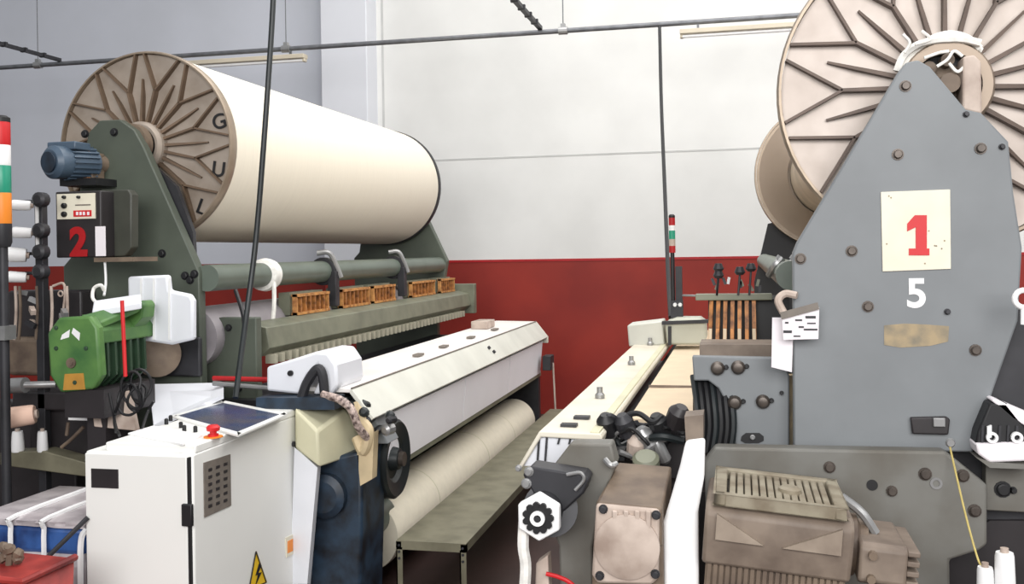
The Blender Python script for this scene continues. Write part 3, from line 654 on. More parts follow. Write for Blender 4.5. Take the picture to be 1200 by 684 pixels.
# yarn feeder stand
YS = 4.0
t = thing('yarn_feeder_stand', 'dark upright yarn feeder stand with rods and hooks at the left edge', 'yarn stand', at(45, 560, Y=YS))
xp = at(47, 400, Y=YS).x
m_ = MB(); m_.box((xp - .02, YS, .0), (xp + .02, YS + .04, at(0, 231, Y=YS).z)); m_.box((xp - .2, YS - .2, 0), (xp + .2, YS + .2, .03)); build('post', m_, 'dark_steel', t, bevel=.003)
m_ = MB(); m_.box((xp - .006, YS - .012, at(0, 300, Y=YS).z), (xp + .004, YS, at(0, 240, Y=YS).z)); build('ruler_strip', m_, 'white', t)
for py in (234, 270, 295, 318):
    q = at(50, py, Y=YS - .02); m_ = MB(); m_.lathe([(.02, 0), (.034, .01), (.034, .05), (.02, .06)], q + Vector((0, .02, 0)), (0, -1, 0), 14); build('joint', m_, 'dark_steel', t)
    m_ = MB(); m_.cyl(at(14, py + 2, Y=YS), at(50, py + 2, Y=YS), .008, n=8); build('arm', m_, 'dark_steel', t)
for i in range(12):
    px = random.uniform(12, 75); py = random.uniform(335, 400); q = at(px, py, Y=YS + random.uniform(-.05, .15))
    dx = random.uniform(.02, .05)
    m_ = MB(); m_.bar(q, q + Vector((dx, random.uniform(-.04, .04), -dx * .5)), .022, .022); build('guide_bracket', m_, random.choice(['gear_pink', 'dark_steel', 'gear_brown', 'dark_steel', 'steel']), t)
for px in (18, 23, 43, 60, 78):
    m_ = MB(); m_.tube([at(px, 335, Y=YS), at(px + 1, 365, Y=YS), at(px - 1, 398, Y=YS)], .007); build('guide_rod', m_, random.choice(['gear_pink', 'gear_brown']), t)
m_ = MB(); m_.tube([at(62, 335, Y=YS), at(74, 332, Y=YS), at(76, 345, Y=YS), at(74, 366, Y=YS)], .006); m_.torus(at(71, 344, Y=YS - .01), (0, 1, 0), .012, .004, 16, 6); build('yarn_eye', m_, 'gear_pink', t)
m_ = MB(); m_.pbox(8, 396, 60, 440, YS + .1, .25); build('housing', m_, 'gear_brown', t, bevel=.02)
m_ = MB(); m_.pbox(10, 340, 95, 400, YS + .18, .12); build('back_panel', m_, 'box_black', t, bevel=.01)
m_ = MB(); m_.cyl(at(12, 452, Y=YS - .1), at(30, 451, Y=YS - .1), .035, n=16); m_.cyl(at(28, 451, Y=YS - .1), at(66, 450, Y=YS - .05), .016, n=14); build('air_cylinder', m_, 'steel', t)
m_ = MB(); m_.pbox(14, 460, 100, 480, YS, .2); m_.pbox(35, 478, 106, 545, YS + .05, .25); build('lower_frame', m_, 'box_black', t, bevel=.01)
m_ = MB(); m_.prism(pl([(0, 530), (50, 528), (112, 545), (112, 560), (0, 545)], 3.95), 3.95, 4.05); build('cross_beam', m_, 'table_steel', t, bevel=.005)
q = at(92, 490, Y=3.9); m_ = MB(); m_.pbox(80, 487, 105, 492, 3.9, .05)
for x in (86, 92, 98): m_.pbox(x, 482, x + 2, 488, 3.9, .02)
build('terminal_strip', m_, 'white', t)
m_ = MB(); m_.tube([at(80, 495, Y=3.9), at(78, 510, Y=3.9)], .008); m_.tube([at(98, 500, Y=3.9), at(84, 514, Y=3.9), at(72, 524, Y=3.9)], .008); build('stay', m_, 'gear_brown', t)
def cone(p, d, r0, r1, L, m, lb, group=None):
    t = thing('yarn_cone', lb, 'yarn cone', p, group)
    m_ = MB(); m_.lathe([(r0 * .9, 0), (r0, .01), (r1, L - .01), (r1 * .9, L)], p, d, 24); build('yarn', m_, m, t)
    m_ = MB(); m_.cyl(Vector(p) - Vector(d).normalized() * .012, Vector(p) + Vector(d).normalized() * (L + .012), r1 * .45, n=14); build('core', m_, 'gear_pink', t)
for i, (px, py, rw) in enumerate(((14, 240, 7), (15, 272, 7.5), (9, 298, 10), (9, 324, 7.5))):
    p = at(px, py, Y=YS - .06); q = at(px + 22, py + 1, Y=YS - .02)
    cone(p, q - p, sz(rw, YS), sz(rw * .92, YS), (q - p).length, 'white', ['white yarn spool topmost of the column beside the orange signal lens', 'white yarn spool second from the top of the left column', 'widest white yarn spool third from the top of the left column', 'white yarn spool lowest of the left column'][i], 'spools on the feeder stand')
p = at(8, 490, Y=3.8); q = at(41, 485, Y=3.85)
cone(p, q - p, sz(14, 3.8), sz(13, 3.8), (q - p).length, 'cone_pink', 'fat pale pink yarn cone lying below the feeder stand')
for px, lb in ((21, 'short white yarn cone standing under the pink cone at far left'), (50, 'slim white yarn cone standing right of the short one under the pink cone')):
    p = at(px, 529, Y=3.97); L = sz(27, 3.97)
    cone(p, (0, 0, 1), sz(8.5 if px < 30 else 7, 3.97), sz(7 if px < 30 else 6, 3.97), L, 'white', lb)

# wrapped bale bottom-left
t = thing('wrapped_bale', 'blue bale wrapped in clear plastic with white straps beside the cabinet', 'bale', at(55, 640, Y=3.35))
a = at(-30, 606, Y=3.30); b = at(99, 606, Y=3.30); b.x = at(100, 522, Y=3.265).x - .014
z1 = a.z; zmid = at(50, 613, Y=3.30).z; z0 = at(50, 650, Y=3.30).z
m_ = MB(); m_.box((a.x, 3.30, z0), (b.x - .02, 3.80, z1 - .015)); o = build('blue_goods', m_, 'blue_film', t, bevel=.025)
def wrap(m_, z0, z1, e):
    n = 12; ring = []
    for k in range(5):
        zz = z0 + (z1 - z0) * k / 4; s_ = e - (.03 if k == 4 else 0) ; r = []
        X0_, X1_, Y0_, Y1_ = a.x - s_, b.x - .02 + s_ * .8, 3.30 - s_, 3.80 + s_
        for i in range(n): r.append((X0_ + (X1_ - X0_) * i / n, Y0_ + random.uniform(-.006, .006), zz))
        for i in range(n): r.append((X1_ + random.uniform(-.006, .006), Y0_ + (Y1_ - Y0_) * i / n, zz))
        for i in range(n): r.append((X1_ + (X0_ - X1_) * i / n, Y1_, zz))
        for i in range(n): r.append((X0_, Y1_ + (Y0_ - Y1_) * i / n, zz))
        ring.append(r)
    m_.loft(ring)
m_ = MB(); wrap(m_, zmid - .01, z1 + .01, .012); build('plastic_wrap', m_, 'plastic_wrap', t)
m_ = MB(); wrap(m_, z0 - .2, z0 + .02, .012); build('plastic_wrap', m_, 'plastic_wrap', t)
m_ = MB(); m_.box((a.x - .05, 3.25, 0), (b.x - .005, 3.85, z0 - .18)); build('pallet', m_, 'gear_brown', t, bevel=.01)
for px in (13, 52):
    p = at(px, 610, Y=3.28)
    m_ = MB(); yb = 3.82
    m_.tube([(p.x, 3.275, z0), (p.x, 3.278, z1 - .02), (p.x + .003, 3.30, z1 + .013), (p.x, yb, z1 + .013)], .010, n=6, smooth=3); build('strap', m_, 'white', t)
m_ = MB(); m_.tube([(b.x - .02, 3.27, z0 - .1), (b.x - .015, 3.27, z1 - .06), (b.x - .005, 3.29, z1 - .02)], .012, n=6); build('strap', m_, 'white', t)
m_ = MB(); m_.cyl(at(14, 694, Y=3.08), at(103, 606, Y=3.24), .009, n=10); tag(build('steel_rod', m_, 'dark_steel'), 'thin steel rod leaning diagonally in front of the wrapped blue bale', 'rod')
t = thing('red_bin', 'red plastic bin at the bottom left corner in front of the blue bale', 'bin', at(15, 700, Y=2.85))
p0 = at(-30, 664, Y=2.8); p1 = at(46, 676, Y=2.8)
m_ = MB(); m_.prism([(p0.x, 0), (p1.x - .03, 0), (p1.x, p1.z), (p1.x, p1.z + .01), (p0.x, p0.z)], 2.72, 2.98); bb = build('body', m_, 'red_bin', t, bevel=.01)
m_ = MB(); m_.tube([(p0.x, 2.72, p0.z), (p1.x, 2.72, p1.z + .01), (p1.x, 2.98, p1.z + .01)], .012, smooth=0); build('lip', m_, 'red_bin', t)
m_ = MB()
for i in range(7):
    q = at(random.uniform(3, 22), random.uniform(640, 662), Y=2.85); m_.lathe([(.012, 0), (.02, .015), (.012, .03)], q, (random.uniform(-1, 1), random.uniform(-1, 1), 1), 10)
m_.cyl(at(10, 668, Y=2.85), at(12, 645, Y=2.85), .012, n=8)
tag(build('scrap_fittings', m_, 'gear_brown'), 'small heap of dark metal scraps in the red bin', 'scraps')['kind'] = 'stuff'

# ------------------------------------------------------------------ RIGHT LOOM
RL = thing('weaving_loom', 'right grey weaving loom with the number one sign and bare warp beam', 'loom', (RX, 5.0, 0))
YP = 3.19
poly = pl([(930, 526), (929, 296), (934, 284), (1053, 84), (1062, 73), (1076, 70), (1090, 78), (1132, 128), (1150, 132), (1182, 166), (1188, 226), (1198, 290), (1193, 376), (1165, 455), (1143, 520), (1140, 530)], YP)
m_ = MB(); m_.prism(poly, YP, YP + .05); sf = build('side_frame', m_, 'plate_grey', RL, bevel=.006)
for px, py in ((1061, 101), (1052, 181), (1149, 174), (998, 294), (938, 303), (1017, 359), (1143, 410)): bolt(sf, px, py, YP, .013)
for px, py in ((1132, 134), (1174, 172), (1110, 365)): bolt(sf, px, py, YP, .007, 'dark_steel')
m_ = MB(); m_.prism(pl([(1129, 66), (1142, 64), (1150, 72), (1151, 134), (1128, 128)], YP + .03), YP + .03, YP + .12); build('bearing_lug', m_, 'gear_pink', sf, bevel=.006)
text('stencil_five', '5', 'white', sf, at(1074, 345, Y=YP - .001), sz(31, YP), bold=.003, depth=.0015)
m_ = MB(); m_.prism(pl([(1036, 381), (1060, 379), (1085, 380), (1112, 382), (1111, 400), (1090, 405), (1055, 407), (1036, 404)], YP), YP - .002, YP + .001); build('tape_patch', m_, 'tape_tan', sf)
m_ = MB(); m_.prism(pl([(1066, 488), (1108, 487), (1112, 490), (1110, 508), (1068, 507)], YP), YP - .02, YP + .001); sw = build('sensor_block', m_, 'box_black', sf, bevel=.004)
m_ = MB(); m_.pbox(1094, 490, 1108, 500, YP - .03, .012); build('connector', m_, 'steel', sw, bevel=.002)
# white twine round hub
m_ = MB()
for k in range(4):
    a0 = math.radians(40 + 4 * k); pts = []
    for j in range(7):
        a_ = a0 + j * math.radians(110) / 6; R0 = .148 + .010 * math.sin(3 * k + j); pts.append((RX + R0 * math.cos(a_), RY0 - .03 - .025 * k, RZ + R0 * math.sin(a_)))
    m_.tube(pts, .012, n=6)
for pts in ([(1083, 68), (1100, 62), (1112, 60)], [(1098, 78), (1110, 70), (1118, 60), (1128, 66)], [(1060, 62), (1066, 50), (1058, 40)], [(1072, 52), (1090, 46), (1080, 36)], [(1112, 74), (1122, 84), (1132, 76)]):
    m_.tube([at(x, y, Y=3.23) for x, y in pts], .005, n=6)
tag(build('hub_twine', m_, 'rope'), 'white twine tangled around the hub of the bare metal warp beam', 'twine')
# number one sign
t = thing('number_sign', 'cream card sign with a red number one on the right loom', 'sign', at(1073, 318, Y=YP))
m_ = MB(); m_.prism(pl([(1032, 225), (1113, 222), (1114, 315), (1034, 318)], YP), YP - .006, YP - .001); build('card', m_, 'sign_card', t, bevel=.001)
c_ = at(1076, 276, Y=YP - .007)
m_ = MB(); m_.prism(pl([(1072, 252), (1086, 252), (1086, 291), (1089, 291), (1089, 299), (1065, 299), (1065, 291), (1073, 291), (1073, 266), (1063, 271), (1063, 262)], YP - .006), YP - .009, YP - .006); build('number_one', m_, 'red', t)
m_ = MB()
for i in range(12):
    q = at(random.uniform(1038, 1110), random.uniform(228, 312), Y=YP - .0062); m_.lathe([(.0025, 0), (.0025, .001)], q, (0, -1, 0), 8)
build('speck', m_, 'tape_tan', t)['kind'] = 'stuff'
# base plate
YQ = 3.10
bp = pl([(838, 524), (1108, 529), (1157, 568), (1157, 638), (1148, 645), (1113, 656)], YQ)
poly = [bp[0], bp[1], bp[2], bp[3], bp[4], bp[5], (bp[5][0], 0), (at(826, 600, Y=YQ).x, 0), (at(826, 545, Y=YQ).x, at(826, 540, Y=YQ).z)]
m_ = MB(); m_.prism(poly, YQ, YQ + .07); bpl = build('base_plate', m_, 'base_grey', RL, bevel=.008)
for px, py, r in ((972, 547, .013), (1045, 575, .012), (1084, 555, .014), (1128, 557, .014), (1142, 598, .014)): bolt(bpl, px, py, YQ, r)
m_ = MB(); p = at(1022, 568, Y=YQ); m_.lathe([(.016, 0), (.016, .003)], p, (0, -1, 0), 18); build('hole', m_, 'black', bpl)
m_ = MB(); p = at(1097, 566, Y=YQ); m_.ring(p, (0, -1, 0), .017, .010, .004, 18); build('hole', m_, 'steel', bpl)
m_ = MB(); m_.prism(pl([(1155, 540), (1230, 545), (1230, 602), (1155, 598)], 3.2), 3.2, 3.25); rb = build('rear_bracket', m_, 'base_grey', RL, bevel=.004)
bolt(rb, 1175, 573, 3.2, .018, 'black'); bolt(rb, 1187, 574, 3.2, .008, 'black')
m_ = MB(); m_.prism(pl([(1112, 640), (1160, 610), (1235, 610), (1235, 760), (1112, 760)], 3.24), 3.24, 3.5); build('rear_case', m_, 'box_black', RL)
# bracket plate with knobs
YK = 3.27
m_ = MB(); m_.prism(pl([(811, 417), (905, 419), (918, 424), (925, 440), (925, 530), (862, 530), (858, 485), (842, 455), (830, 446), (813, 446)], YK), YK, YK + .04); bk = build('bracket_plate', m_, 'plate_grey', RL, bevel=.005)
for px, py in ((841, 431), (865, 430), (861, 471), (894, 470)):
    p = at(px, py, Y=YK); m_ = MB(); m_.lathe([(.022, 0), (.022, .012), (.015, .022), (.008, .024)], p, (0, -1, 0), 18); build('knob', m_, 'bolt', bk)
    bolt(bk, px + 10, py - 1, YK, .006, 'black')
bolt(bk, 916, 460, YK, .005, 'black')
m_ = MB(); m_.prism(pl([(869, 511), (874, 507), (890, 507), (895, 511), (895, 516), (889, 519), (873, 519), (868, 516)], YK), YK - .003, YK + .001); sl_ = build('slot', m_, 'black', bk); bolt(sl_, 882, 512, YK - .003, .006, 'steel')
m_ = MB(); m_.prism(pl([(918, 440), (931, 440), (931, 530), (922, 530)], YK + .05), YK + .05, YK + .1); build('spacer', m_, 'tape_tan', RL)
# frame behind big plate
m_ = MB(); m_.box((at(935, 400, Y=3.3).x, 3.26, .1), (RX + .3, 3.36, 1.5)); build('inner_frame', m_, 'dark_steel', RL)
m_ = MB(); q_ = pl([(950, 250), (900, 262), (884, 330), (884, 420), (1010, 420), (1010, 250)], 7.25); m_.prism([(x, z) for x, z in q_[:3]] + [(q_[3][0], 0), (q_[4][0], 0), q_[5]], 7.25, 7.32); build('side_frame', m_, 'black', RL)
m_ = MB(); m_.cyl((at(925, 318, Y=3.6).x, 3.5, at(925, 322, Y=3.6).z), (at(925, 318, Y=3.6).x, 7.25, at(925, 322, Y=3.6).z), .05, n=20); build('back_rest_tube', m_, 'tube_green', RL)
for px in (901, 917):
    m_ = MB(); m_.tube([at(px, 322, Y=3.75), at(px + 6, 312, Y=3.7), at(px + 14, 304, Y=3.7)], .012); m_.cyl(at(px + 12, 305, Y=3.7), at(px + 15, 301, Y=3.7), .016, n=10); build('air_nozzle', m_, 'steel', RL)
# dropper rack
Y = 3.75
m_ = MB(); m_.pbox(815, 344, 905, 352, Y, .05); rk = build('dropper_rail', m_, 'rail_green', RL, bevel=.003)
m_ = MB(); m_.prism(pl([(830, 350), (890, 350), (890, 412), (830, 412)], 3.85), 3.85, 3.88); build('dropper_back', m_, 'black', rk)
for i in range(7):
    xt = 834 + i * 8.2; xb = 834 + i * 8.0
    m_ = MB(); m_.bar(at(xt, 350, Y=Y + .02), at(xb + (i - 3) * .8, 412, Y=Y - .02), .014, .010); dp = build('dropper', m_, 'copper', rk)
    m_ = MB(); m_.bar(at(xb + (i - 3) * .5, 385, Y=Y - .02), at(xb + (i - 3) * .8, 413, Y=Y - .03), .015, .012); build('dropper_tip', m_, 'cloth_warm' if i % 2 == 0 else 'copper', dp)
for px, py in ((842, 318), (842, 326), (867, 322), (880, 318)):
    m_ = MB(); m_.lathe([(.012, 0), (.02, .01), (.012, .03)], at(px, py, Y=Y), (0, 0, 1), 10); m_.cyl(at(px, py, Y=Y), at(px - 2, 346, Y=Y), .004, n=6); build('thread_guide', m_, 'dark_steel', rk)
for i in range(9):
    px = random.uniform(832, 905); py = random.uniform(332, 346); m_ = MB(); q = at(px, py, Y=Y + .02); m_.bar(q, q + Vector((random.uniform(-.02, .02), 0, .025)), .01, .01); build('thread_guide', m_, random.choice(['steel', 'rail_green', 'dark_steel']), rk)
m_ = MB(); m_.pbox(876, 350, 925, 412, Y + .05, .3); build('dropper_case', m_, 'black', RL)
m_ = MB(); m_.pbox(820, 404, 912, 424, YK + .15, .2); build('dropper_tray', m_, 'gear_beige', RL)
# straps / harness
for i in range(7):
    px = 816 + i * 7
    m_ = MB(); m_.tube([at(px - 4, 440, Y=YK + .05), at(px, 470, Y=YK + .0), at(px + 2, 500, Y=YK - .02), at(px - 2, 530, Y=YK - .03)], .010, n=6); build('harness_strap', m_, 'black' if i % 3 else 'rubber', RL)
m_ = MB(); m_.prism(pl([(812, 445), (842, 452), (862, 485), (866, 530), (812, 530)], YK + .1), YK + .1, YK + .14); build('harness_back', m_, 'black', RL)
# cover & cloth
rp = pl([(607, 547), (632, 505), (703, 508), (706, 512), (704, 522), (698, 516), (634, 512), (612, 548)], 2.95)
m_ = MB(); m_.prism(rp, 2.95, 7.1); rh = build('front_hood', m_, 'hood_right', RL, bevel=.004)
m_ = MB(); m_.box((rp[2][0] - .03, 2.955, rp[2][1] - .003), (rp[2][0] - .002, 7.09, rp[2][1] + .006)); build('edge_strip', m_, 'cover_cream', rh, bevel=.002)
rpx = [(609, 546), (633, 510), (704, 512), (700, 524), (668, 520), (648, 546)]
m_ = MB(); m_.prism(pl(rpx, 2.96), 2.965, 2.985); build('end_cap', m_, 'plastic_white', rh)
for x in (631, 640, 655, 668, 680):
    m_ = MB(); m_.prism(pl([(x, 512), (x + 2, 512), (x, 540 if x < 650 else 520), (x - 2, 540 if x < 650 else 520)], 2.96), 2.955, 2.966); build('end_rib', m_, 'dark_steel', rh)
xa = (rp[1][0] + rp[2][0]) / 2; ztop = rp[1][1]
for px, py in ((703, 466), (740, 427), (762, 404)):
    p = at(px, py, Z=ztop); m_ = MB(); m_.lathe([(.018, 0), (.018, .012), (.011, .02), (.011, .04)], p, (0, 0, 1), 14); build('knob', m_, 'steel', rh)
for px, py in ((682, 490), (667, 499)):
    p = at(px, py, Z=ztop); m_ = MB(); m_.box((p.x - .025, p.y - .018, ztop), (p.x + .025, p.y + .018, ztop + .008)); build('latch', m_, 'dark_steel', rh)
m_ = MB(); m_.box((rp[2][0] - .01, 3.05, rp[3][1] - .09), (rp[2][0] + .06, 7.0, rp[3][1] - .06)); build('reed_channel', m_, 'black', RL)
m_ = MB(); cx0 = rp[2][0] + .042; cz = rp[3][1] - .012
m_.prism([(cx0, cz), (cx0 + .55, cz + .01), (cx0 + .55, cz - .01), (cx0, cz - .02)], 3.35, 7.0); ck = build('woven_cloth', m_, 'cloth_warm'); tag(ck, 'flat cream cloth web stretched across the top of the right loom', 'cloth')
p = at(760, 453, Z=cz + .005); m_ = MB(); m_.box((cx0, p.y, cz + .002), (cx0 + .54, p.y + .006, cz + .012)); build('seam', m_, 'gear_beige', ck)
m_ = MB(); m_.box((rp[1][0] + .05, 3.2, .0), (cx0 + .5, 6.9, cz - .2)); build('loom_bed', m_, 'box_black', RL)
# far end housing
m_ = MB(); m_.prism(pl([(735, 381), (776, 376), (779, 404), (737, 406)], 5.7), 5.7, 5.95); eh = build('end_housing', m_, 'hood_panel', RL, bevel=.008)
m_ = MB(); m_.prism(pl([(779, 378), (792, 373), (820, 373), (827, 378), (828, 398), (820, 404), (782, 404)], 5.68), 5.68, 5.9); build('end_drum', m_, 'drum', eh, bevel=.012)
m_ = MB(); m_.prism(pl([(776, 376), (830, 374), (830, 378), (776, 380)], 5.69), 5.66, 5.70); build('trim_strip', m_, 'dark_steel', eh); m_ = MB(); m_.prism(pl([(783, 382), (787, 382), (787, 404), (783, 404)], 5.69), 5.67, 5.70); build('trim_strip', m_, 'dark_steel', eh)
# lower-left drive of right loom
YD = 2.78
gp = pl([(640, 556), (668, 520), (716, 520), (722, 542), (704, 592), (694, 640)], YD)
m_ = MB(); m_.prism(gp + [(gp[-1][0], 0), (at(655, 640, Y=YD).x, 0), (at(655, 640, Y=YD).x, at(655, 640, Y=YD).z), (at(640, 600, Y=YD).x, at(640, 600, Y=YD).z)], YD, YD + .08); gpl = build('drive_plate', m_, 'base_grey', RL, bevel=.006)
m_ = MB(); m_.tube([at(709, 538, Y=YD - .02), at(716, 545, Y=YD - .03), at(722, 543, Y=YD - .01)], .008); build('hook', m_, 'steel', gpl)
m_ = MB(); m_.prism(pl([(612, 556), (622, 546), (684, 556), (690, 562), (684, 578), (660, 600), (640, 600), (626, 580)], YD - .10), YD - .10, YD - .01); tb = build('tension_bracket', m_, 'dark_steel', RL, bevel=.006)
for px, py, r in ((620, 552, .010), (617, 566, .011), (608, 548, .007)): bolt(tb, px, py, YD - .1, r, 'steel')
m_ = MB(); m_.tube([at(664, 556, Y=YD - .11), at(680, 554, Y=YD - .11), at(684, 562, Y=YD - .11), at(674, 574, Y=YD - .11)], .005); build('wire_loop', m_, 'steel', tb)
c_ = at(631, 606, Y=YD - .18)
m_ = MB(); m_.cyl(c_ + Vector((0, .03, 0)), c_ + Vector((0, .15, 0)), .052, n=24); m_.cyl(at(645, 596, Y=YD - .1), at(645, 596, Y=YD), .075, n=28); build('sprocket_shaft', m_, 'dark_steel', RL)
m_ = MB(); m_.lathe([(.036, 0), (.064, 0), (.064, .03), (.036, .03), (.036, 0)], c_, (0, 1, 0), 6, cap=False); sp = build('nut_ring', m_, 'white', RL, bevel=.004)
m_ = MB()
for k in range(11):
    a_ = k * 2 * PI / 11; p = c_ + Vector((.034 * math.cos(a_), -.01, .034 * math.sin(a_))); m_.cyl(p, p + Vector((0, .03, 0)), .009, n=8)
m_.cyl(c_ + Vector((0, -.008, 0)), c_ + Vector((0, .03, 0)), .034, n=24); build('sprocket', m_, 'black', sp)
m_ = MB(); m_.ring(c_ + Vector((0, -.009, 0)), (0, -1, 0), .020, .010, .008, 20); build('washer', m_, 'white', sp); m_ = MB(); m_.cyl(c_ + Vector((0, -.02, 0)), c_, .008, n=10); build('bolt', m_, 'dark_steel', sp)
m_ = MB(); m_.tube([at(614, 612, Y=YD - .15), at(613, 640, Y=YD - .15), at(616, 665, Y=YD - .15), at(613, 720, Y=YD - .15), at(613, 800, Y=YD - .15)], .016, n=8); tag(build('hanging_rag', m_, 'rope'), 'white cloth strip hanging below the sprocket of the right loom', 'rag')
m_ = MB(); m_.prism(pl([(628, 660), (642, 650), (646, 760), (624, 760)], YD - .08), YD - .08, YD - .03); build('tension_arm', m_, 'gear_pink', RL, bevel=.004)
m_ = MB(); m_.tube([at(640, 672, Y=YD - .1), at(655, 676, Y=YD - .1), at(670, 684, Y=YD - .1), at(690, 705, Y=YD - .08)], .006); tag(build('red_wire', m_, 'red'), 'thin red wire at the foot of the right loom drive plate', 'wire')
# gearbox (pink)
YX = 2.62
m_ = MB(); m_.prism(pl([(698, 586), (776, 594), (777, 684), (777, 760), (690, 760), (694, 640)], YX), YX + .012, YX + .3); gx = build('gearbox', m_, 'gear_brown', RL, bevel=.012)
m_ = MB(); m_.prism(pl([(699, 589), (773, 596), (772, 676), (764, 684), (700, 682), (694, 672)], YX), YX - .012, YX + .012); gcv = build('gearbox_cover', m_, 'gear_pink', gx, bevel=.008)
p = at(735, 640, Y=YX - .012); m_ = MB(); m_.lathe([(.085, -.004), (.085, .008), (.07, .014)], p, (0, -1, 0), 36); build('round_boss', m_, 'gear_pink', gcv)
for px in (718, 731, 744, 757): 
    m_ = MB(); m_.prism(pl([(px, 597), (px + 6, 598), (px + 6, 622), (px, 620)], YX - .012), YX - .022, YX - .011); build('cover_rib', m_, 'gear_pink', gcv, bevel=.003)
for px, py in ((707, 596), (769, 603), (703, 674), (768, 672)): bolt(gcv, px, py, YX - .012, .009, 'dark_steel')
m_ = MB(); v = pl([(700, 588), (776, 595), (787, 546), (724, 541)], YX); 
m_.loft([[at(700, 588, Y=YX), at(776, 595, Y=YX), at(787, 546, Y=YX + .3), at(724, 541, Y=YX + .3)], [at(700, 640, Y=YX), at(776, 640, Y=YX), at(787, 640, Y=YX + .3), at(724, 640, Y=YX + .3)]]); build('gearbox_top', m_, 'gear_brown', gx, bevel=.006)
p = at(757, 540, Y=2.98); m_ = MB(); m_.lathe([(.04, -.03), (.04, .01), (.03, .02)], p, (0, -.6, 1), 20); build('filler_cap', m_, 'rail_green', gx)
# hoses in the middle
for i in range(14):
    x0 = random.uniform(690, 780); y0 = random.uniform(490, 535); Y0 = random.uniform(3.02, 3.2); pts = [at(x0, y0, Y=Y0)]
    for k in range(3):
        x0 += random.uniform(6, 26); y0 += random.uniform(-14, 14); x0 = min(x0, 800); y0 = min(max(y0, 484), 545); pts.append(at(x0, y0, Y=Y0 + random.uniform(-.05, .05)))
    m_ = MB(); m_.tube(pts, random.choice([.006, .009, .012]), n=7); build('hose', m_, random.choice(['black', 'rubber', 'dark_steel', 'black', 'steel']), RL)
for px, py, m, s_ in ((760, 520, 'steel', .03), (775, 505, 'black', .03), (792, 495, 'box_black', .035), (745, 530, 'gear_pink', .03), (778, 535, 'steel', .02), (735, 505, 'dark_steel', .03), (712, 505, 'black', .03)):
    p = at(px, py, Y=3.08); m_ = MB(); m_.lathe([(s_ * .6, -.02), (s_, -.01), (s_, .04), (s_ * .5, .06)], p, (random.uniform(-.5, .5), -.4, 1), 12); build('valve', m_, m, RL)
m_ = MB(); m_.prism(pl([(690, 500), (800, 500), (805, 560), (690, 560)], 3.22), 3.22, 3.26); build('valve_back', m_, 'box_black', RL)
m_ = MB(); m_.prism(pl([(802, 488), (824, 486), (824, 518), (804, 520)], 2.9), 2.9, 3.0); build('pad', m_, 'gear_beige', RL)
# white guard
YW = 2.66
m_ = MB(); gw = pl([(803, 519), (826, 516), (825, 560), (818, 600), (817, 684)], YW); g2_ = pl([(777, 684), (777, 612), (784, 590), (797, 545)], YW)
m_.prism(gw[:4] + [(gw[4][0], .25), (g2_[0][0], .25)] + g2_[1:], YW, YW + .05); build('belt_guard', m_, 'white', RL, bevel=.008)
# big finned drive motor
O = at(827, 590, Y=2.60); B = at(1003, 612, Y=2.60)
d = B - O; L = d.length; ux = d.normalized(); uy = Vector((0, 1, 0)); uz = ux.cross(uy)
T = Matrix.Translation(O) @ Matrix(((ux.x, uy.x, uz.x, 0), (ux.y, uy.y, uz.y, 0), (ux.z, uy.z, uz.z, 0), (0, 0, 0, 1)))
t = thing('drive_motor', 'large dusty beige finned drive motor at the base of the right loom', 'motor', (O.x + .2, O.y + .1, O.z - .26))
D_ = at(838, 556, Z=O.z).y - O.y
m_ = MB(); m_.prismx([(0, -.02), (0, -.09), (.02, -.16), (D_ - .02, -.16), (D_, -.09), (D_, -.02), (D_ - .03, 0), (.03, 0)], 0, L); m_.xform(T); mb_ = build('body', m_, 'gear_beige', t, bevel=.01)
m_ = MB(); 
for (q0, q1) in (((.02, .0), (L - .02, .03)), ((.02, D_ - .04), (L - .02, D_ - .01))):
    m_.box((q0[0], q0[1], 0), (q1[0], q1[1], .03))
m_.box((.02, .0, 0), (.05, D_ - .01, .03)); m_.box((L - .05, .0, 0), (L - .02, D_ - .01, .03)); m_.xform(T); fb = build('fin_frame', m_, 'fin_olive', mb_, bevel=.004)
n = 13
for k in range(n):
    x = .065 + (L - .13) * k / (n - 1); m_ = MB(); m_.box((x - .008, .035, 0), (x + .008, D_ - .045, .026)); m_.xform(T); build('fin', m_, 'fin_olive', mb_, bevel=.003)
m_ = MB(); m_.box((.05, .035, -.002), (L - .05, D_ - .045, .003)); m_.xform(T); build('fin_gap_shade', m_, 'fin_shade', mb_)  # thin dark plate painting shade into the gaps between fins
m_ = MB(); m_.lathe([(.03, 0), (.03, .034), (.02, .04)], (L * .58, D_ * .4, 0), (0, 0, 1), 16); m_.xform(T); build('drain_cap', m_, 'fin_olive', mb_)
for tri in ([(.03, -.02), (.15, -.085), (.03, -.085)], [(L - .03, -.02), (L - .03, -.085), (L - .17, -.085)]):
    m_ = MB(); m_.loft([[(x, -.012, z) for x, z in tri], [(x, .004, z) for x, z in tri]]); m_.xform(T); build('gusset', m_, 'gear_highlight', mb_)
m_ = MB()
for k in range(22):
    x = .02 + k * (L - .04) / 21; m_.box((x - .005, .03, -.28), (x + .005, D_ - .03, -.155))
m_.box((.01, .04, -.27), (L - .01, D_ - .04, -.15)); m_.xform(T); build('lower_fins', m_, 'gear_brown', mb_)
m_ = MB(); m_.lathe([(.08, 0), (.08, .02), (.06, .03), (.06, .05)], (L, D_ * .5, -.10), (1, 0, 0), 28); m_.xform(T); build('neck', m_, 'gear_brown', t)
m_ = MB(); m_.prismx([(.04, -.07), (.04, -.155), (.06, -.165), (D_ - .05, -.165), (D_ - .03, -.155), (D_ - .03, -.07), (D_ - .05, -.06), (.06, -.06)], L + .02, L + .135); m_.xform(T); eb = build('end_box', m_, 'gear_beige', t, bevel=.008)
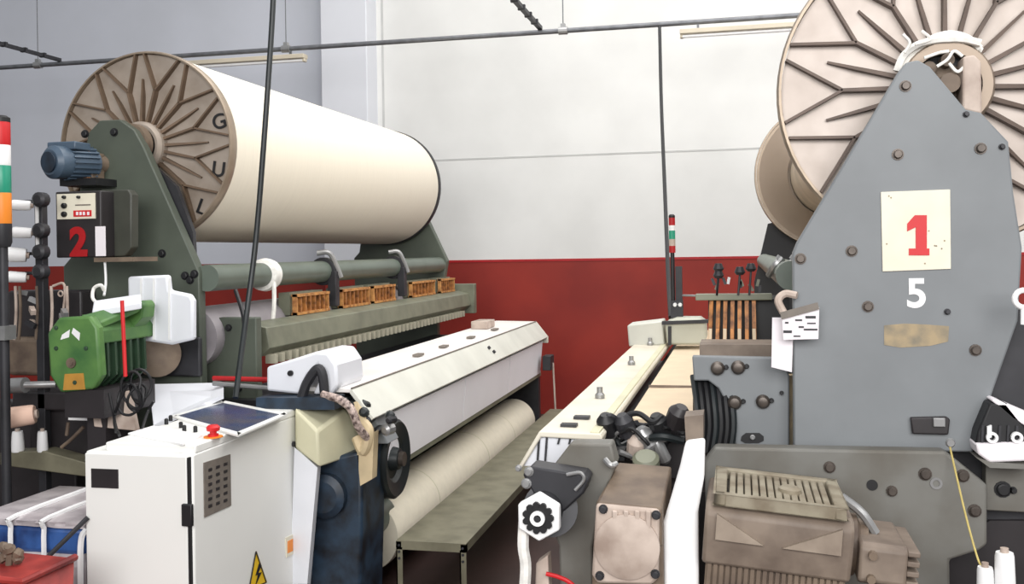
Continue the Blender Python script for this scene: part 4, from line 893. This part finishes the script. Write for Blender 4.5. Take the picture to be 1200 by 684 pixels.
for k in range(4):
    z = -.075 - k * .025; m_ = MB(); m_.box((L + .135, .05, z - .008), (L + .165, D_ - .05, z + .006)); m_.xform(T); build('fin', m_, 'gear_beige', eb, bevel=.003)
for y, z in ((.035, -.085), (.035, -.145)):
    m_ = MB(); m_.cyl((L + .05, y - .012, z), (L + .05, y + .01, z), .011, n=8); m_.xform(T); build('bolt', m_, 'gear_brown', eb)
m_ = MB(); m_.tube([(L - .02, D_ * .5, .02), (L + .03, D_ * .45, -.01), (L + .07, D_ * .45, -.06)], .012); m_.xform(T); build('cable_gland', m_, 'steel', t)
m_ = MB(); m_.box((.05, .06, -O.z), (L - .05, D_ - .05, -.25)); m_.xform(T); build('pedestal', m_, 'box_black', t)

# tag card & paper
t = thing('tag_card', 'white printed tag with grey top strip hanging left of the number one sign', 'tag', at(938, 398, Y=3.12))
m_ = MB(); m_.prism(pl([(916, 368), (960, 360), (959, 397), (918, 398)], 3.13), 3.128, 3.132); cd_ = build('card', m_, 'paper', t)
m_ = MB(); m_.prism(pl([(914, 366), (958, 354), (960, 362), (916, 374)], 3.125), 3.120, 3.127); build('top_strip', m_, 'label_grey', t)
m_ = MB()
for x0, y0, x1, y1 in ((920, 377, 924, 379), (932, 374, 940, 376), (944, 370, 956, 373), (918, 387, 928, 390), (936, 382, 942, 384), (942, 385, 958, 387), (930, 393, 938, 394.5), (946, 378, 956, 379.5)): m_.pbox(x0, y0, x1, y1, 3.126, .002)
build('print', m_, 'dark_steel', cd_)
m_ = MB(); m_.prism(pl([(905, 372), (930, 372), (928, 436), (904, 430)], 3.17), 3.17, 3.175); tag(build('paper_sheet', m_, 'paper'), 'blank white paper sheet hanging below the printed tag', 'paper')
m_ = MB(); m_.tube([at(918, 366, Y=3.15), at(912, 352, Y=3.16), at(920, 344, Y=3.17), at(934, 346, Y=3.16)], .012); tag(build('rag', m_, 'gear_pink'), 'dull twisted rag tied above the printed tag', 'rag')

# far signal tower
t = thing('signal_tower', 'small signal lamp tower on a black pole at the far end of the right loom', 'signal lamp', at(788, 372, Y=5.85))
YT = 5.85; x = at(788, 300, Y=YT).x; r = sz(3.6, YT)
for y0, y1, m in ((255, 264, 'red_deep'), (264, 270, 'white'), (270, 280, 'green_light'), (280, 288, 'gear_pink'), (288, 296, 'red_deep')):
    z0 = at(788, y1, Y=YT).z; z1 = at(788, y0, Y=YT).z; m_ = MB(); m_.lathe([(r, 0), (r, z1 - z0)], (x, YT, z0), (0, 0, 1), 16); build('lens', m_, m, t)
m_ = MB(); m_.lathe([(r, 0), (r, .012), (r * .6, .02)], (x, YT, at(788, 255, Y=YT).z), (0, 0, 1), 16); build('cap', m_, 'black', t)
m_ = MB(); m_.cyl((x, YT, at(788, 372, Y=YT).z), (x, YT, at(788, 296, Y=YT).z), .012, n=10); build('pole', m_, 'black', t)
m_ = MB(); m_.pbox(792, 312, 799, 362, YT, .03); m_.pbox(786, 352, 800, 372, YT - .02, .05); build('switch_unit', m_, 'dark_steel', t)
for px in (791, 797):
    m_ = MB(); m_.lathe([(.012, 0), (.010, .01)], at(px, 357, Y=YT - .02), (0, -1, 0), 10); build('indicator', m_, 'white', t)
m_ = MB(); m_.cyl(at(800, 346, Y=YT), at(846, 347, Y=YT - .1), .006, n=6); build('side_rod', m_, 'steel', t)

# right edge bits
YE = 3.12
t = thing('valve_unit', 'black and white valve unit with two round ports at the right edge', 'valve', at(1175, 542, Y=YE))
m_ = MB(); m_.prism(pl([(1160, 472), (1180, 472), (1196, 492), (1215, 520), (1143, 520), (1146, 505)], YE), YE, YE + .12); build('black_body', m_, 'black', t, bevel=.006)
for k in range(5):
    m_ = MB(); m_.prism(pl([(1150 + k * 10, 498), (1153 + k * 10, 498), (1152 + k * 10, 518), (1149 + k * 10, 518)], YE), YE - .006, YE + .01); build('rib', m_, 'dark_steel', t)
m_ = MB(); m_.prism(pl([(1144, 520), (1210, 518), (1210, 540), (1160, 542), (1146, 532)], YE - .02), YE - .02, YE + .12); build('white_base', m_, 'paper', t, bevel=.006)
for px in (1162, 1191):
    m_ = MB(); m_.ring(at(px, 512, Y=YE - .012), (0, -1, 0), .016, .008, .012, 18); 
    if px < 1170: m_.prism(pl([(1157, 500), (1162, 498), (1162, 512), (1157, 514)], YE - .02), YE - .022, YE - .01)
    build('port', m_, 'white', t)
m_ = MB(); m_.prism(pl([(1160, 468), (1164, 466), (1215, 488), (1215, 505), (1185, 490)], YE + .02), YE + .0, YE + .1); build('top_cover', m_, 'paper', t, bevel=.004)
m_ = MB(); m_.prism(pl([(1144, 536), (1160, 548), (1215, 550), (1215, 545), (1162, 542)], YE - .03), YE - .03, YE + .1); build('tray', m_, 'base_grey', t)
for px, y0, r, lb in ((1155, 664, 9, 'short white yarn cone at the lower right edge'), (1178, 647, 10.5, 'tall white yarn cone at the lower right edge')):
    p = at(px, 700, Y=2.9); p.z = at(px, 730, Y=2.9).z; L_ = at(px, y0, Y=2.9).z - p.z
    cone(p, (0, 0, 1), sz(r * 1.1, 2.9), sz(r * .9, 2.9), L_, 'white', lb)
t_ = thing('cone_rack', 'dark rack holding the white yarn cones at the lower right edge', 'rack', at(1170, 740, Y=2.9))
p = at(1140, 730, Y=2.9); q = at(1215, 730, Y=2.9); m_ = MB(); m_.box((p.x, 2.8, p.z - .03), (q.x, 3.0, p.z)); build('shelf', m_, 'dark_steel', t_)
for x in (p.x + .02, q.x - .02):
    m_ = MB(); m_.box((x - .015, 2.88, 0), (x + .015, 2.92, p.z - .03)); build('leg', m_, 'dark_steel', t_)
m_ = MB(); m_.tube([at(1112, 518, Y=YQ - .02), at(1118, 545, Y=YQ - .03), at(1132, 605, Y=3.0), at(1146, 655, Y=2.93), at(1153, 666, Y=2.9)], .0028, n=6); tag(build('yellow_string', m_, 'string'), 'thin yellow string running from the base plate down to the white cones', 'string')
p = at(1113, 518, Y=YQ - .01); m_ = MB(); m_.lathe([(.01, 0), (.014, .008), (.01, .016)], p, (0, -1, 0), 12); tag(build('yarn_guide', m_, 'steel'), 'small steel yarn guide where the yellow string starts', 'guide')
m_ = MB(); m_.torus(at(1200, 350, Y=3.05), (0, 1, 0), .024, .008, 20, 8); m_.cyl(at(1199, 358, Y=3.05), at(1199, 380, Y=3.05), .007, n=8); tag(build('yarn_ring', m_, 'white'), 'white ring guide at the right edge beside the number one plate', 'guide')
m_ = MB(); m_.pbox(1180, 425, 1230, 470, 3.4, .2); build('rear_box', m_, 'gear_brown', RL)

# ------------------------------------------------------------------ light
w = bpy.data.worlds.new('World'); S.world = w; w.use_nodes = True
bg = w.node_tree.nodes['Background']; bg.inputs[0].default_value = (.95, .97, 1, 1); bg.inputs[1].default_value = .38
def area(name, loc, rot, sx, sy, e, col=(1, 1, 1)):
    l = bpy.data.lights.new(name, 'AREA'); l.shape = 'RECTANGLE'; l.size = sx; l.size_y = sy; l.energy = e; l.color = col
    o = bpy.data.objects.new(name, l); COL.objects.link(o); o.location = loc; o.rotation_euler = rot; return o
area('skylight', (1.0, 5.5, 6.8), (0, 0, 0), 9, 7, 660, (1, .98, .96))
area('window_front', (.8, -3.2, 3.6), (math.radians(78), 0, 0), 7, 3, 600, (1, .985, .97))
area('fill_right', (7.0, 5.0, 3.6), (0, math.radians(80), 0), 3, 6, 120, (1, .99, .97))  # added fill for the right-facing sides, no window known there
S.view_settings.view_transform = 'Standard'; S.view_settings.look = 'None'; S.view_settings.exposure = 0.0
